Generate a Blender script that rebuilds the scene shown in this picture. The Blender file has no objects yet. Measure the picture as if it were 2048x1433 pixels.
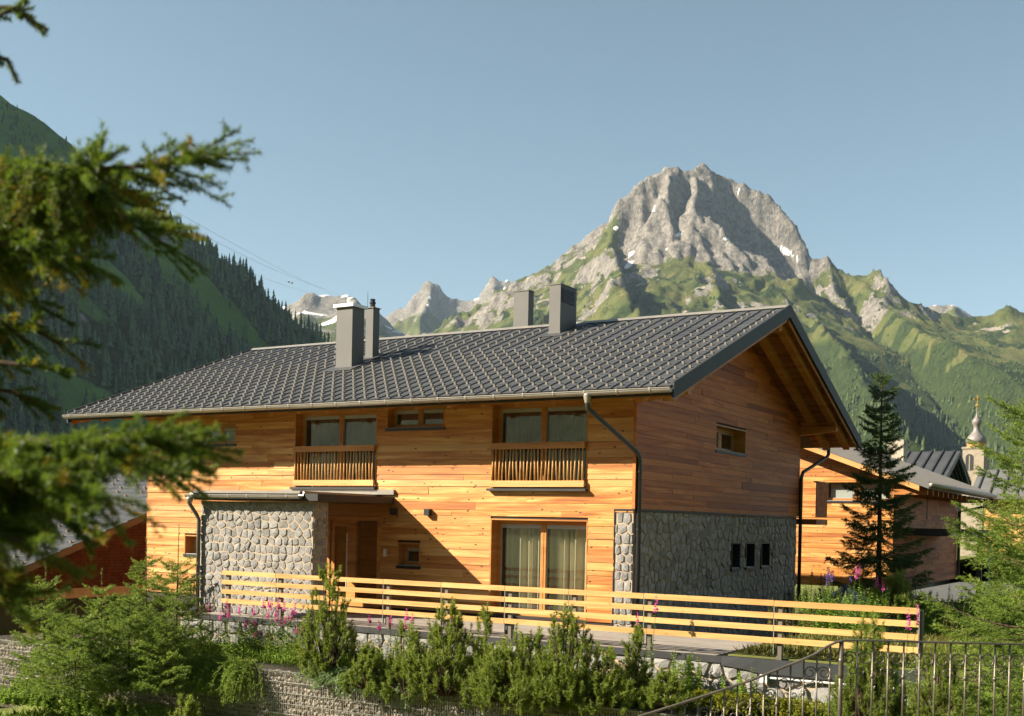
import bpy, math, random
import numpy as np
from mathutils import Vector, Matrix

# ------------------------------------------------------------------ camera, sky, sun, exposure
scene = bpy.context.scene
FPX, PPY = 2309.0, 1062.9                       # photograph 2048 x 1433
CAM = np.array([10.234, -21.826, 2.101])
_pi, _ro, _ya = (math.radians(a) for a in (-0.459, 1.174, -31.123))
FW = np.array([math.sin(_ya)*math.cos(_pi), math.cos(_ya)*math.cos(_pi), math.sin(_pi)])
_rt = np.array([math.cos(_ya), -math.sin(_ya), 0.0]); _up = np.cross(_rt, FW)
RT = _rt*math.cos(_ro) + _up*math.sin(_ro); UP = _up*math.cos(_ro) - _rt*math.sin(_ro)
cd = bpy.data.cameras.new('camera'); cam = bpy.data.objects.new('camera', cd)
scene.collection.objects.link(cam); scene.camera = cam
cam.matrix_world = Matrix(((RT[0], UP[0], -FW[0], CAM[0]), (RT[1], UP[1], -FW[1], CAM[1]),
                           (RT[2], UP[2], -FW[2], CAM[2]), (0, 0, 0, 1)))
cd.sensor_width = 36; cd.lens = FPX/2048*36; cd.shift_y = (PPY-716.5)/2048
cd.clip_start = 0.1; cd.clip_end = 30000
cd.dof.use_dof = True; cd.dof.focus_distance = 24; cd.dof.aperture_fstop = 2.7

SUN = Vector((-1.30, -1.0, 1.0)).normalized()    # towards the sun, from the shadows on the facade
w = bpy.data.worlds.new('World'); scene.world = w; w.use_nodes = True
nt = w.node_tree; bg = nt.nodes['Background']
sky = nt.nodes.new('ShaderNodeTexSky'); sky.sky_type = 'NISHITA'; sky.sun_disc = False
sky.sun_elevation = math.asin(SUN.z); sky.sun_rotation = math.atan2(SUN.x, SUN.y)
sky.altitude = 1450; sky.air_density = 1.0; sky.dust_density = 0.7; sky.ozone_density = 1.0
hs = nt.nodes.new('ShaderNodeHueSaturation'); hs.inputs['Hue'].default_value = 0.472; hs.inputs['Saturation'].default_value = 0.80
nt.links.new(sky.outputs[0], hs.inputs['Color']); nt.links.new(hs.outputs[0], bg.inputs['Color'])
bg.inputs['Strength'].default_value = 0.050
sl = bpy.data.lights.new('sun', 'SUN'); so = bpy.data.objects.new('sun', sl); scene.collection.objects.link(so)
sl.energy = 5.0; sl.angle = math.radians(0.55); sl.color = (1.0, 0.89, 0.72)
so.rotation_euler = SUN.to_track_quat('Z', 'Y').to_euler(); so.location = (-30, -30, 40)
vs = scene.view_settings; vs.view_transform = 'Standard'; vs.look = 'None'; vs.exposure = 1.5; vs.gamma = 1.0
vs.use_curve_mapping = False
cy = scene.cycles
try: cy.max_bounces = 6; cy.diffuse_bounces = 3; cy.glossy_bounces = 3; cy.transparent_max_bounces = 12; cy.caustics_reflective = False; cy.caustics_refractive = False
except Exception: pass

# ------------------------------------------------------------------ pixels to places
def ray(px, py): return FW + RT*((px-1024)/FPX) + UP*((PPY-py)/FPX)
def at(px, py, d): return CAM + ray(px, py)*d
def onY(px, py, Y): d = ray(px, py); return CAM + d*(Y-CAM[1])/d[1]
def onX(px, py, X): d = ray(px, py); return CAM + d*(X-CAM[0])/d[0]
def onZ(px, py, Z): d = ray(px, py); return CAM + d*(Z-CAM[2])/d[2]
FWH = np.array([FW[0], FW[1], 0]); FWH /= np.linalg.norm(FWH)
RTH = np.array([FWH[1], -FWH[0], 0])

# ------------------------------------------------------------------ object helpers
COL = scene.collection.objects
def link(name, data, parent=None, label=None, cat=None, group=None, kind=None):
    o = bpy.data.objects.new(name, data); COL.link(o)
    if parent is not None: o.parent = parent
    tag(o, label, cat, group, kind); return o
def tag(o, label=None, cat=None, group=None, kind=None):
    if label: o['label'] = label
    if cat: o['category'] = cat
    if group: o['group'] = group
    if kind: o['kind'] = kind
    return o
def empty(name, label, cat, group=None):
    o = link(name, None, None, label, cat, group); o.empty_display_size = 0.2; return o
class MB:
    def __init__(s): s.v = []; s.f = []
    def poly(s, pts):
        b = len(s.v); s.v += [tuple(p) for p in pts]; s.f.append(tuple(range(b, b+len(pts))))
    def hexa(s, p):                              # 8 corners: bottom ring 0-3, top ring 4-7
        b = len(s.v); s.v += [tuple(q) for q in p]
        s.f += [tuple(b+i for i in q) for q in ((3, 2, 1, 0), (4, 5, 6, 7), (0, 1, 5, 4), (1, 2, 6, 5), (2, 3, 7, 6), (3, 0, 4, 7))]
    def box(s, x0, x1, y0, y1, z0, z1):
        s.hexa([(x0, y0, z0), (x1, y0, z0), (x1, y1, z0), (x0, y1, z0), (x0, y0, z1), (x1, y0, z1), (x1, y1, z1), (x0, y1, z1)])
    def obox(s, o, u, v, n):                     # origin corner and three edge vectors
        o, u, v, n = (np.asarray(a, float) for a in (o, u, v, n))
        s.hexa([o, o+u, o+u+v, o+v, o+n, o+u+n, o+u+v+n, o+v+n])
    def bar(s, a, b, wd, ht, upv=(0, 0, 1)):     # square bar from a to b
        a, b, upv = (np.asarray(q, float) for q in (a, b, upv)); d = b-a; sd = np.cross(d, upv); sd /= np.linalg.norm(sd)
        n = np.cross(sd, d); n /= np.linalg.norm(n)
        s.obox(a-sd*wd/2-n*ht/2, d, sd*wd, n*ht)
    def tube(s, pts, r, n=6, cap=True):
        pts = [np.asarray(p, float) for p in pts]; b = len(s.v); prev = None
        rr = r if hasattr(r, '__len__') else [r]*len(pts)
        for i, p in enumerate(pts):
            t = pts[min(i+1, len(pts)-1)] - pts[max(i-1, 0)]; t /= (np.linalg.norm(t)+1e-9)
            ref = prev if prev is not None else (np.array([0, 0, 1.]) if abs(t[2]) < .9 else np.array([1., 0, 0]))
            e1 = ref - t*(ref@t); e1 /= (np.linalg.norm(e1)+1e-9); e2 = np.cross(t, e1); prev = e1
            for k in range(n):
                a = 2*math.pi*k/n; s.v.append(tuple(p + rr[i]*(math.cos(a)*e1+math.sin(a)*e2)))
        for i in range(len(pts)-1):
            for k in range(n):
                k2 = (k+1) % n; s.f.append((b+i*n+k, b+i*n+k2, b+(i+1)*n+k2, b+(i+1)*n+k))
        if cap:
            s.f.append(tuple(b+k for k in reversed(range(n)))); e = b+(len(pts)-1)*n; s.f.append(tuple(e+k for k in range(n)))
    def lathe(s, prof, c, n=12):                 # profile (r, z) about a vertical axis at c
        b = len(s.v)
        for r, z in prof:
            for k in range(n):
                a = 2*math.pi*(k+.5)/n; s.v.append((c[0]+r*math.cos(a), c[1]+r*math.sin(a), c[2]+z))
        for i in range(len(prof)-1):
            for k in range(n):
                k2 = (k+1) % n; s.f.append((b+i*n+k, b+i*n+k2, b+(i+1)*n+k2, b+(i+1)*n+k))
        s.f.append(tuple(b+k for k in reversed(range(n)))); e = b+(len(prof)-1)*n; s.f.append(tuple(e+k for k in range(n)))
    def mesh(s, name, m, smooth=False):
        me = bpy.data.meshes.new(name); me.from_pydata([tuple(map(float, q)) for q in s.v], [], s.f); me.update()
        if m: me.materials.append(m)
        if smooth: me.polygons.foreach_set('use_smooth', [True]*len(me.polygons))
        return me
    def build(s, name, m, parent=None, label=None, cat=None, group=None, kind=None, smooth=False):
        return link(name, s.mesh(name, m, smooth), parent, label, cat, group, kind)
def np_mesh(name, V, F, m, attrs=None, smooth=False):
    """V (n,3); F (m,k) with k = 3 or 4; attrs: name -> per-vertex floats"""
    V = np.ascontiguousarray(V, dtype=np.float32); F = np.ascontiguousarray(F, dtype=np.int32); k = F.shape[1]
    me = bpy.data.meshes.new(name); me.vertices.add(len(V)); me.vertices.foreach_set('co', V.ravel())
    me.loops.add(F.size); me.loops.foreach_set('vertex_index', F.ravel())
    me.polygons.add(len(F)); me.polygons.foreach_set('loop_start', np.arange(0, F.size, k, dtype=np.int32))
    for an, av in (attrs or {}).items():
        a = me.attributes.new(an, 'FLOAT', 'POINT'); a.data.foreach_set('value', np.ascontiguousarray(av, dtype=np.float32))
    if smooth: me.polygons.foreach_set('use_smooth', np.ones(len(F), dtype=bool))
    me.update(calc_edges=True); me.validate()
    if m: me.materials.append(m)
    return me

# ------------------------------------------------------------------ materials
class NT:
    def __init__(s, name):
        s.m = bpy.data.materials.new(name); s.m.use_nodes = True; s.t = s.m.node_tree; s.b = s.t.nodes['Principled BSDF']
    def n(s, t, **k):
        x = s.t.nodes.new(t)
        for a, b in k.items(): setattr(x, a, b)
        return x
    def l(s, a, b): s.t.links.new(a, b)
    def val(s, sock, v):
        if hasattr(v, 'node'): s.l(v, sock)
        else: sock.default_value = v
    def pos(s, sc=(1, 1, 1), obj=False):
        g = s.n('ShaderNodeNewGeometry').outputs['Position'] if not obj else s.n('ShaderNodeTexCoord').outputs['Object']
        mp = s.n('ShaderNodeMapping'); s.l(g, mp.inputs['Vector']); mp.inputs['Scale'].default_value = sc; return mp.outputs[0]
    def noise(s, vec, scale=1, detail=4, rough=.55, dist=0):
        x = s.n('ShaderNodeTexNoise'); s.l(vec, x.inputs['Vector']); x.inputs['Scale'].default_value = scale
        x.inputs['Detail'].default_value = detail; x.inputs['Roughness'].default_value = rough; x.inputs['Distortion'].default_value = dist
        return x.outputs['Fac']
    def voro(s, vec, scale=1, feat='F1'):
        x = s.n('ShaderNodeTexVoronoi'); x.feature = feat; s.l(vec, x.inputs['Vector']); x.inputs['Scale'].default_value = scale; return x.outputs['Distance']
    def ramp(s, fac, stops):
        x = s.n('ShaderNodeValToRGB'); s.l(fac, x.inputs[0]); e = x.color_ramp.elements
        while len(e) < len(stops): e.new(.5)
        for q, (p, c) in zip(e, stops): q.position = p; q.color = (c[0], c[1], c[2], 1) if hasattr(c, '__len__') else (c, c, c, 1)
        return x.outputs[0]
    def mix(s, fac, a, b, mode='MIX'):
        x = s.n('ShaderNodeMix'); x.data_type = 'RGBA'; x.blend_type = mode; s.val(x.inputs['Factor'], fac)
        for sock, v in ((x.inputs['A'], a), (x.inputs['B'], b)):
            if hasattr(v, 'node'): s.l(v, sock)
            else: sock.default_value = (v[0], v[1], v[2], 1) if hasattr(v, '__len__') else (v, v, v, 1)
        return x.outputs['Result']
    def math(s, op, a, b=0.0, c=None):
        x = s.n('ShaderNodeMath', operation=op); s.val(x.inputs[0], a); s.val(x.inputs[1], b)
        if c is not None: s.val(x.inputs[2], c)
        return x.outputs[0]
    def attr(s, name): return s.n('ShaderNodeAttribute', attribute_name=name).outputs['Fac']
    def rnd(s): return s.n('ShaderNodeObjectInfo').outputs['Random']
    def bump(s, h, st=.3, dist=.02):
        x = s.n('ShaderNodeBump'); s.l(h, x.inputs['Height']); x.inputs['Strength'].default_value = st; x.inputs['Distance'].default_value = dist
        s.l(x.outputs[0], s.b.inputs['Normal'])
    def done(s, col, rough=.6, metal=0.0, spec=.5):
        s.val(s.b.inputs['Base Color'], col if hasattr(col, 'node') else (col[0], col[1], col[2], 1))
        s.val(s.b.inputs['Roughness'], rough); s.b.inputs['Metallic'].default_value = metal
        s.b.inputs['Specular IOR Level'].default_value = spec; return s.m

def wood(name, dark, mid, light, knots=.5, rough=.6, vary=.5):
    s = NT(name); r = s.rnd()
    off = s.n('ShaderNodeVectorMath', operation='ADD'); s.l(s.n('ShaderNodeNewGeometry').outputs['Position'], off.inputs[0])
    cb = s.n('ShaderNodeCombineXYZ'); s.l(s.math('MULTIPLY', r, 37.0), cb.inputs[0]); s.l(s.math('MULTIPLY', r, 71.0), cb.inputs[1]); s.l(s.math('MULTIPLY', r, 13.0), cb.inputs[2])
    s.l(cb.outputs[0], off.inputs[1])
    def mp(sc):
        m = s.n('ShaderNodeMapping'); s.l(off.outputs[0], m.inputs['Vector']); m.inputs['Scale'].default_value = sc; return m.outputs[0]
    g1 = s.noise(mp((.55, .55, 7)), 1.0, 5, .6, .8); g2 = s.noise(mp((1.8, 1.8, 60)), 1, 3, .6)
    base = s.ramp(g1, [(.28, dark), (.5, mid), (.72, light)])
    r2 = s.math('FRACT', s.math('MULTIPLY', r, 17.31))
    base = s.mix(s.math('MULTIPLY', r2, vary), base, s.mix(s.math('FRACT', s.math('MULTIPLY', r, 5.7)), light, dark))
    base = s.mix(.3, base, s.ramp(g2, [(.3, .5), (.7, 1.0)]), 'MULTIPLY')
    if knots:
        vd = s.voro(mp((3.6, 3.6, 7.0)), 1.0)
        k = s.ramp(vd, [(.0, 1.0), (.09, .95), (.15, 0.0)])
        base = s.mix(s.math('MULTIPLY', k, knots), base, (dark[0]*.25, dark[1]*.18, dark[2]*.15))
    s.bump(g2, .25, .006)
    return s.done(base, rough, 0, .35)
def plain(name, c, rough=.5, metal=0.0, var=.15, scale=3.0, spec=.5, bump=0):
    s = NT(name); n = s.noise(s.pos(), scale, 5, .6)
    lo = tuple(a*(1-var*1.6) for a in c); hi = tuple(min(1, a*(1+var)) for a in c)
    if bump: s.bump(s.noise(s.pos(), scale*12, 3), bump, .01)
    return s.done(s.ramp(n, [(.3, lo), (.7, hi)]), rough, metal, spec)
def stone_mat(name, c0, c1, c2):
    s = NT(name); r = s.rnd(); p = s.pos()
    n = s.noise(p, 7, 6, .65, .8); n2 = s.noise(p, 38, 4, .65)
    col = s.ramp(n, [(.3, c0), (.52, c1), (.75, c2)])
    col = s.mix(.35, col, s.mix(r, c0, c2))
    vein = s.ramp(s.noise(s.pos((1, 1, 1)), 11, 3, .5, 2.5), [(.485, 0.0), (.5, 1.0), (.515, 0.0)])
    col = s.mix(s.math('MULTIPLY', vein, .45), col, (c2[0]*1.35, c2[1]*1.35, c2[2]*1.3))
    col = s.mix(.4, col, s.ramp(n2, [(.3, .5), (.7, 1.0)]), 'MULTIPLY')
    s.bump(s.mix(.5, n, n2), .7, .03); return s.done(col, .75, 0, .3)
def leaf_mat(name, dark, light, rough=.5, trans=.25, alt=None):
    s = NT(name); t = s.attr('tint'); n = s.noise(s.pos(), 1.6, 3)
    c = s.mix(s.math('ADD', s.math('MULTIPLY', t, .75), s.math('MULTIPLY', n, .35)), dark, light)
    if alt: c = s.mix(s.ramp(t, [(.97, 0.0), (.99, 1.0)]), c, alt)
    out = s.done(c, rough, 0, .3)
    tr = s.n('ShaderNodeBsdfTranslucent'); s.l(s.mix(.5, c, light), tr.inputs[0])
    ms = s.n('ShaderNodeMixShader'); ms.inputs[0].default_value = trans
    s.l(s.b.outputs[0], ms.inputs[1]); s.l(tr.outputs[0], ms.inputs[2]); s.l(ms.outputs[0], s.t.nodes['Material Output'].inputs[0])
    return out

def roof_mat():
    s = NT('roof_metal'); r = s.rnd(); n = s.noise(s.pos(), 1.1, 6, .65); n2 = s.noise(s.pos((6, 1.2, 1.2)), 1.6, 4, .6)
    c = s.ramp(n, [(.3, (.046, .048, .052)), (.7, (.082, .084, .088))]); c = s.mix(.35, c, s.ramp(n2, [(.35, .55), (.7, 1.0)]), 'MULTIPLY')
    c = s.mix(s.math('MULTIPLY', r, .35), c, (.095, .096, .098)); return s.done(c, s.ramp(n2, [(.3, .42), (.7, .62)]), .1, .4)
M = {}
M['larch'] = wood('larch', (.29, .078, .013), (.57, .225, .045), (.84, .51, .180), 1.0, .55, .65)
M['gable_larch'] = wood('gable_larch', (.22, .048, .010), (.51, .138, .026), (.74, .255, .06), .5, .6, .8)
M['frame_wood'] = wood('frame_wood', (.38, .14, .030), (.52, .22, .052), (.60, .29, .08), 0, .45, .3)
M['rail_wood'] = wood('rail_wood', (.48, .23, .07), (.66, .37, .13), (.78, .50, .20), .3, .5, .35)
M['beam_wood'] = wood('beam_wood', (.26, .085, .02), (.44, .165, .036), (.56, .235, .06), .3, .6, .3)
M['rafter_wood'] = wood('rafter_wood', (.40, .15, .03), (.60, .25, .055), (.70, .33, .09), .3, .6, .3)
M['deck_wood'] = wood('deck_wood', (.20, .17, .14), (.30, .26, .22), (.38, .34, .30), .2, .75, .4)
M['dark_core'] = plain('dark_core', (.035, .025, .02), .9)
M['interior'] = plain('interior', (.22, .17, .12), .9)
M['mortar'] = plain('mortar', (.44, .35, .25), .9, 0, .12, 9, .2, .4)
M['stone'] = stone_mat('stone', (.13, .125, .12), (.255, .245, .23), (.43, .415, .395))
M['stone_gable'] = stone_mat('stone_gable', (.13, .105, .085), (.29, .24, .20), (.58, .51, .45))
M['pebble'] = stone_mat('pebble', (.20, .17, .13), (.37, .32, .26), (.52, .46, .38))
M['roof_metal'] = roof_mat()
M['roof_edge'] = plain('roof_edge', (.040, .040, .042), .6, 0, .12, 3, .3)
M['zinc'] = plain('zinc', (.33, .30, .26), .38, .35, .08, 4)
M['guard'] = plain('guard', (.37, .335, .29), .5, .1, .1)
M['chimney_metal'] = plain('chimney_metal', (.15, .145, .138), .6, 0, .06, 1.5, .25)
M['white_metal'] = plain('white_metal', (.78, .77, .74), .4, .1, .05)
M['dark_pipe'] = plain('dark_pipe', (.055, .058, .06), .35, .4, .1)
M['black'] = plain('black', (.02, .02, .022), .5, .1, .1)
M['iron'] = plain('iron', (.16, .135, .105), .42, .55, .2, 12)
M['wire'] = plain('wire', (.42, .40, .37), .4, .6, .1)
M['post_grey'] = plain('post_grey', (.15, .125, .10), .6, .1, .1)
M['plaster'] = plain('plaster', (.66, .64, .61), .9, 0, .05)
M['beige'] = plain('beige', (.45, .39, .31), .8)
M['green_door'] = plain('green_door', (.018, .04, .032), .45)
M['curtain'] = plain('curtain', (.56, .49, .36), .9, 0, .05)
M['curtain_grey'] = plain('curtain_grey', (.085, .105, .09), .9, 0, .1)
M['blind'] = plain('blind', (.72, .71, .70), .7, 0, .04)
M['grey_trim'] = plain('grey_trim', (.38, .38, .36), .5, .2, .05)
M['gold'] = plain('gold', (.75, .48, .13), .3, .8, .05)
M['dome'] = plain('dome', (.22, .195, .185), .6, .2, .2, 1.5)
M['tower_stone'] = plain('tower_stone', (.30, .25, .19), .85, 0, .15, .8)
M['copper_band'] = plain('copper_band', (.55, .30, .13), .5, .3, .1)
M['blue'] = plain('blue', (.10, .38, .75), .5)
M['bark'] = plain('bark', (.085, .055, .038), .85, 0, .3, 20, .2, .5)
M['dead_wood'] = plain('dead_wood', (.34, .24, .16), .85, 0, .25, 14, .2, .4)
M['asphalt'] = plain('asphalt', (.11, .11, .105), .9, 0, .15, 6, .2, .4)
M['soil'] = plain('soil', (.09, .07, .045), .95, 0, .35, 5, .2, .5)
M['terracotta'] = plain('terracotta', (.07, .06, .055), .7)
M['spruce'] = leaf_mat('spruce', (.035, .080, .014), (.27, .36, .055), .55, .45)
M['spruce_dark'] = leaf_mat('spruce_dark', (.022, .055, .018), (.11, .17, .04), .55, .35)
M['spruce_near'] = leaf_mat('spruce_near', (.016, .045, .006), (.16, .235, .020), .5, .4, (.36, .22, .02))
M['pine'] = leaf_mat('pine', (.055, .105, .016), (.34, .40, .06), .5, .45)
M['juniper'] = leaf_mat('juniper', (.06, .12, .05), (.30, .40, .17), .6, .3)
M['yellow_cover'] = leaf_mat('yellow_cover', (.06, .085, .010), (.30, .30, .020), .6, .3)
M['herb'] = leaf_mat('herb', (.05, .11, .016), (.30, .42, .06), .5, .45)
M['grass_blade'] = leaf_mat('grass_blade', (.06, .08, .015), (.26, .24, .06), .6, .3)
M['dry'] = leaf_mat('dry', (.16, .09, .035), (.42, .26, .11), .7, .2)
M['orange_dead'] = leaf_mat('orange_dead', (.24, .09, .02), (.52, .23, .055), .7, .2)
M['pink'] = leaf_mat('pink', (.50, .06, .28), (.80, .20, .52), .5, .35)
M['violet'] = leaf_mat('violet', (.16, .10, .35), (.35, .24, .55), .5, .35)
M['far_tree'] = leaf_mat('far_tree', (.016, .044, .020), (.095, .155, .055), .7, .05)
M['far_tree_lit'] = leaf_mat('far_tree_lit', (.022, .042, .014), (.075, .105, .030), .7, .05)

def glass_mat():
    s = NT('glass'); t = s.t
    g = s.n('ShaderNodeBsdfGlossy'); g.inputs['Roughness'].default_value = .015; g.inputs['Color'].default_value = (.9, .95, .92, 1)
    tr = s.n('ShaderNodeBsdfTransparent'); tr.inputs[0].default_value = (.90, .92, .90, 1)
    lw = s.n('ShaderNodeLayerWeight'); lw.inputs['Blend'].default_value = .5; fr = s.math('MULTIPLY_ADD', s.math('POWER', lw.outputs['Facing'], 4.0), .9, .085)
    ms = s.n('ShaderNodeMixShader'); s.l(fr, ms.inputs[0]); s.l(tr.outputs[0], ms.inputs[1]); s.l(g.outputs[0], ms.inputs[2])
    s.l(ms.outputs[0], t.nodes['Material Output'].inputs[0]); return s.m
M['glass'] = glass_mat()
def mountain_mat(name, dark=1.0, gr=None):
    s = NT(name); p = s.pos(); r, sn, pi, sc = (s.attr(a) for a in ('rock', 'snow', 'pine', 'scree'))
    nL = s.noise(p, .012, 5, .6); nM = s.noise(p, .05, 6, .65, .4); nS = s.noise(s.pos((1, 1, .35)), .16, 6, .7, .6)
    d = lambda c: tuple(a*dark for a in c)
    rock = s.ramp(nM, [(.3, d((.17, .155, .14))), (.5, d((.29, .262, .225))), (.72, d((.42, .38, .32)))])
    nX = s.noise(s.pos((1, 1, .5)), .42, 6, .75, .3); rock = s.mix(.8, rock, s.ramp(nS, [(.35, .35), (.58, 1.0)]), 'MULTIPLY'); rock = s.mix(.5, rock, s.ramp(nX, [(.35, .45), (.6, 1.0)]), 'MULTIPLY')
    grass = s.ramp(nL, [(.3, d((.062, .080, .026))), (.5, d((.108, .124, .036))), (.7, d((.17, .155, .058)))])
    if gr: grass = s.ramp(nL, [(.3, gr[0]), (.7, gr[1])])
    grass = s.mix(.5, grass, s.ramp(nS, [(.3, .45), (.65, 1.0)]), 'MULTIPLY')
    pine = s.ramp(nS, [(.35, d((.014, .026, .010))), (.65, d((.055, .078, .022)))])
    def sharp(a, amt=.5, lo=.42, hi=.58): return s.ramp(s.math('ADD', a, s.math('MULTIPLY', s.math('SUBTRACT', nS, .5), amt)), [(lo, 0.0), (hi, 1.0)])
    c = s.mix(sharp(pi, .9), grass, pine)
    c = s.mix(sharp(sc, .6), c, s.ramp(nS, [(.3, d((.26, .22, .17))), (.7, d((.42, .37, .30)))]))
    c = s.mix(sharp(r, 1.0), c, rock)
    c = s.mix(sharp(sn, .35), c, (.82*dark, .82*dark, .82*dark))
    s.bump(s.mix(.5, nM, nS), 1.0, 13.0); return s.done(c, .9, 0, .1)
M['mountain'] = mountain_mat('mountain'); M['hillside'] = mountain_mat('hillside', 1.0, ((.085, .17, .035), (.17, .29, .065)))
def ground_mat():
    s = NT('ground'); p = s.pos(); n = s.noise(p, .05, 5); n2 = s.noise(p, 2.2, 6, .7)
    c = s.ramp(n, [(.3, (.09, .12, .03)), (.7, (.20, .20, .06))]); c = s.mix(.5, c, s.ramp(n2, [(.3, .4), (.7, 1.0)]), 'MULTIPLY')
    s.bump(n2, .5, .05); return s.done(c, .95, 0, .1)
M['ground'] = ground_mat()
def shingle_mat(name, c, sc):
    s = NT(name); sx = s.n('ShaderNodeSeparateXYZ'); s.l(s.pos(sc), sx.inputs[0]); cb = s.n('ShaderNodeCombineXYZ'); s.l(s.math('ADD', sx.outputs[0], sx.outputs[1]), cb.inputs[0]); s.l(sx.outputs[2], cb.inputs[1]); p = cb.outputs[0]; b = s.n('ShaderNodeTexBrick'); s.l(p, b.inputs['Vector']); b.inputs['Scale'].default_value = 1
    b.inputs['Color1'].default_value = (*c, 1); b.inputs['Color2'].default_value = (c[0]*.6, c[1]*.55, c[2]*.5, 1); b.inputs['Mortar'].default_value = (c[0]*.3, c[1]*.3, c[2]*.3, 1)
    b.inputs['Mortar Size'].default_value = .03; b.inputs['Brick Width'].default_value = .5; b.inputs['Row Height'].default_value = .5
    s.bump(b.outputs['Fac'], .4, .02); return s.done(b.outputs['Color'], .8, 0, .2)

# ------------------------------------------------------------------ terrain
_pr = np.random.RandomState(7); _perm = _pr.permutation(512); _ga = _pr.rand(512)*2*np.pi
def perlin(x, y):
    xi = np.floor(x).astype(int); yi = np.floor(y).astype(int); xf = x-xi; yf = y-yi
    def g(ix, iy, dx, dy):
        a = _ga[_perm[(_perm[ix & 511]+iy) & 511]]; return np.cos(a)*dx+np.sin(a)*dy
    u = xf*xf*xf*(xf*(xf*6-15)+10); v = yf*yf*yf*(yf*(yf*6-15)+10)
    a = g(xi, yi, xf, yf); b = g(xi+1, yi, xf-1, yf); c = g(xi, yi+1, xf, yf-1); d = g(xi+1, yi+1, xf-1, yf-1)
    return (a+(b-a)*u) + ((c+(d-c)*u)-(a+(b-a)*u))*v
def fbm(x, y, o=5, g=.5):
    t = 0; a = 1; f = 1
    for k in range(o): t = t + a*perlin(x*f+k*17.3, y*f+k*9.1); a *= g; f *= 2.03
    return t
def ridged(x, y, o=5, g=.55):
    t = 0; a = 1; f = 1; wgt = 1
    for k in range(o):
        n = (1-np.abs(perlin(x*f+k*31.7, y*f+k*5.3))*1.9); n = n*n*wgt; wgt = np.clip(n*1.4, 0, 1); t = t+a*n; a *= g; f *= 2.07
    return t
def smooth(x, a, b): t = np.clip((x-a)/(b-a), 0, 1); return t*t*(3-2*t)
def to_sd(P): q = np.asarray(P)-CAM; return np.array([q@RTH, q@FWH, P[2]])
def line(pts): return np.array([to_sd(at(*p)) for p in pts])
def prof(t, pr):
    dr = np.zeros_like(t); t0 = 0.0
    for k, (wd, sl) in enumerate(pr):
        dr += sl*np.clip(t-t0, 0, wd); t0 += wd
    return dr
def tents(S, D, lines):
    Z = np.full(S.shape, -60.0)
    for ln, pf, pb in lines:
        best = np.full(S.shape, -1e9)
        for a, b in zip(ln[:-1], ln[1:]):
            e = b[:2]-a[:2]; L2 = e@e+1e-9
            t = np.clip(((S-a[0])*e[0]+(D-a[1])*e[1])/L2, 0, 1)
            ds = S-(a[0]+t*e[0]); dd = D-(a[1]+t*e[1]); dist = np.hypot(ds, dd)
            z = a[2]+t*(b[2]-a[2])
            best = np.maximum(best, z-np.where(dd <= 0, prof(dist, pf), prof(dist, pb)))
        Z = np.maximum(Z, best)
    return Z
def extrude(S, D, ln, pf, pb, sig=(0, 45, 110, 220, 380), at_d=(0, 130, 330, 800, 1600)):
    """a long ridge seen from its side: falls away in front and behind, its outline smoothing out with distance"""
    sx = np.linspace(S.min()-400, S.max()+400, 1200); zr = np.interp(sx, ln[:, 0], ln[:, 2]); dr = np.interp(S, ln[:, 0], ln[:, 1])
    dd = D-dr; ad = np.abs(dd); st = sx[1]-sx[0]; lev = []
    for g in sig:
        if g: k = np.exp(-.5*(np.arange(-int(3*g/st)-1, int(3*g/st)+2)*st/g)**2); k /= k.sum(); zz = np.convolve(np.pad(zr, len(k)//2, mode='edge'), k, 'valid')
        else: zz = zr
        lev.append(np.interp(S, sx, zz[:len(sx)]))
    z = lev[0]
    for i in range(1, len(sig)): t = smooth(ad, at_d[i-1], at_d[i]); z = z*(1-t)+np.minimum(lev[i], lev[i])*t
    return z-np.where(dd <= 0, prof(ad, pf), prof(ad, pb))
def grid_faces(nr, nc):
    i = np.arange(nr*nc).reshape(nr, nc)
    return np.stack([i[:-1, :-1], i[:-1, 1:], i[1:, 1:], i[1:, :-1]], -1).reshape(-1, 4)
def sd_world(S, D, Z): return np.stack([CAM[0]+FWH[0]*D+RTH[0]*S, CAM[1]+FWH[1]*D+RTH[1]*S, Z], -1)
def slope_of(S, D, Z):
    gd = np.gradient(Z, axis=0)/np.maximum(1e-3, np.gradient(D, axis=0)); gs = np.gradient(Z, axis=1)/np.maximum(1e-3, np.gradient(S, axis=1))
    return np.hypot(gd, gs)
def blur(a, n):
    for _ in range(n):
        a = (a+np.roll(a, 1, 0)+np.roll(a, -1, 0)+np.roll(a, 1, 1)+np.roll(a, -1, 1))/5
    return a
def pix_of(W):
    q = W-CAM; z = q@FW; return 1024+FPX*(q@RT)/z, PPY-FPX*(q@UP)/z

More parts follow.
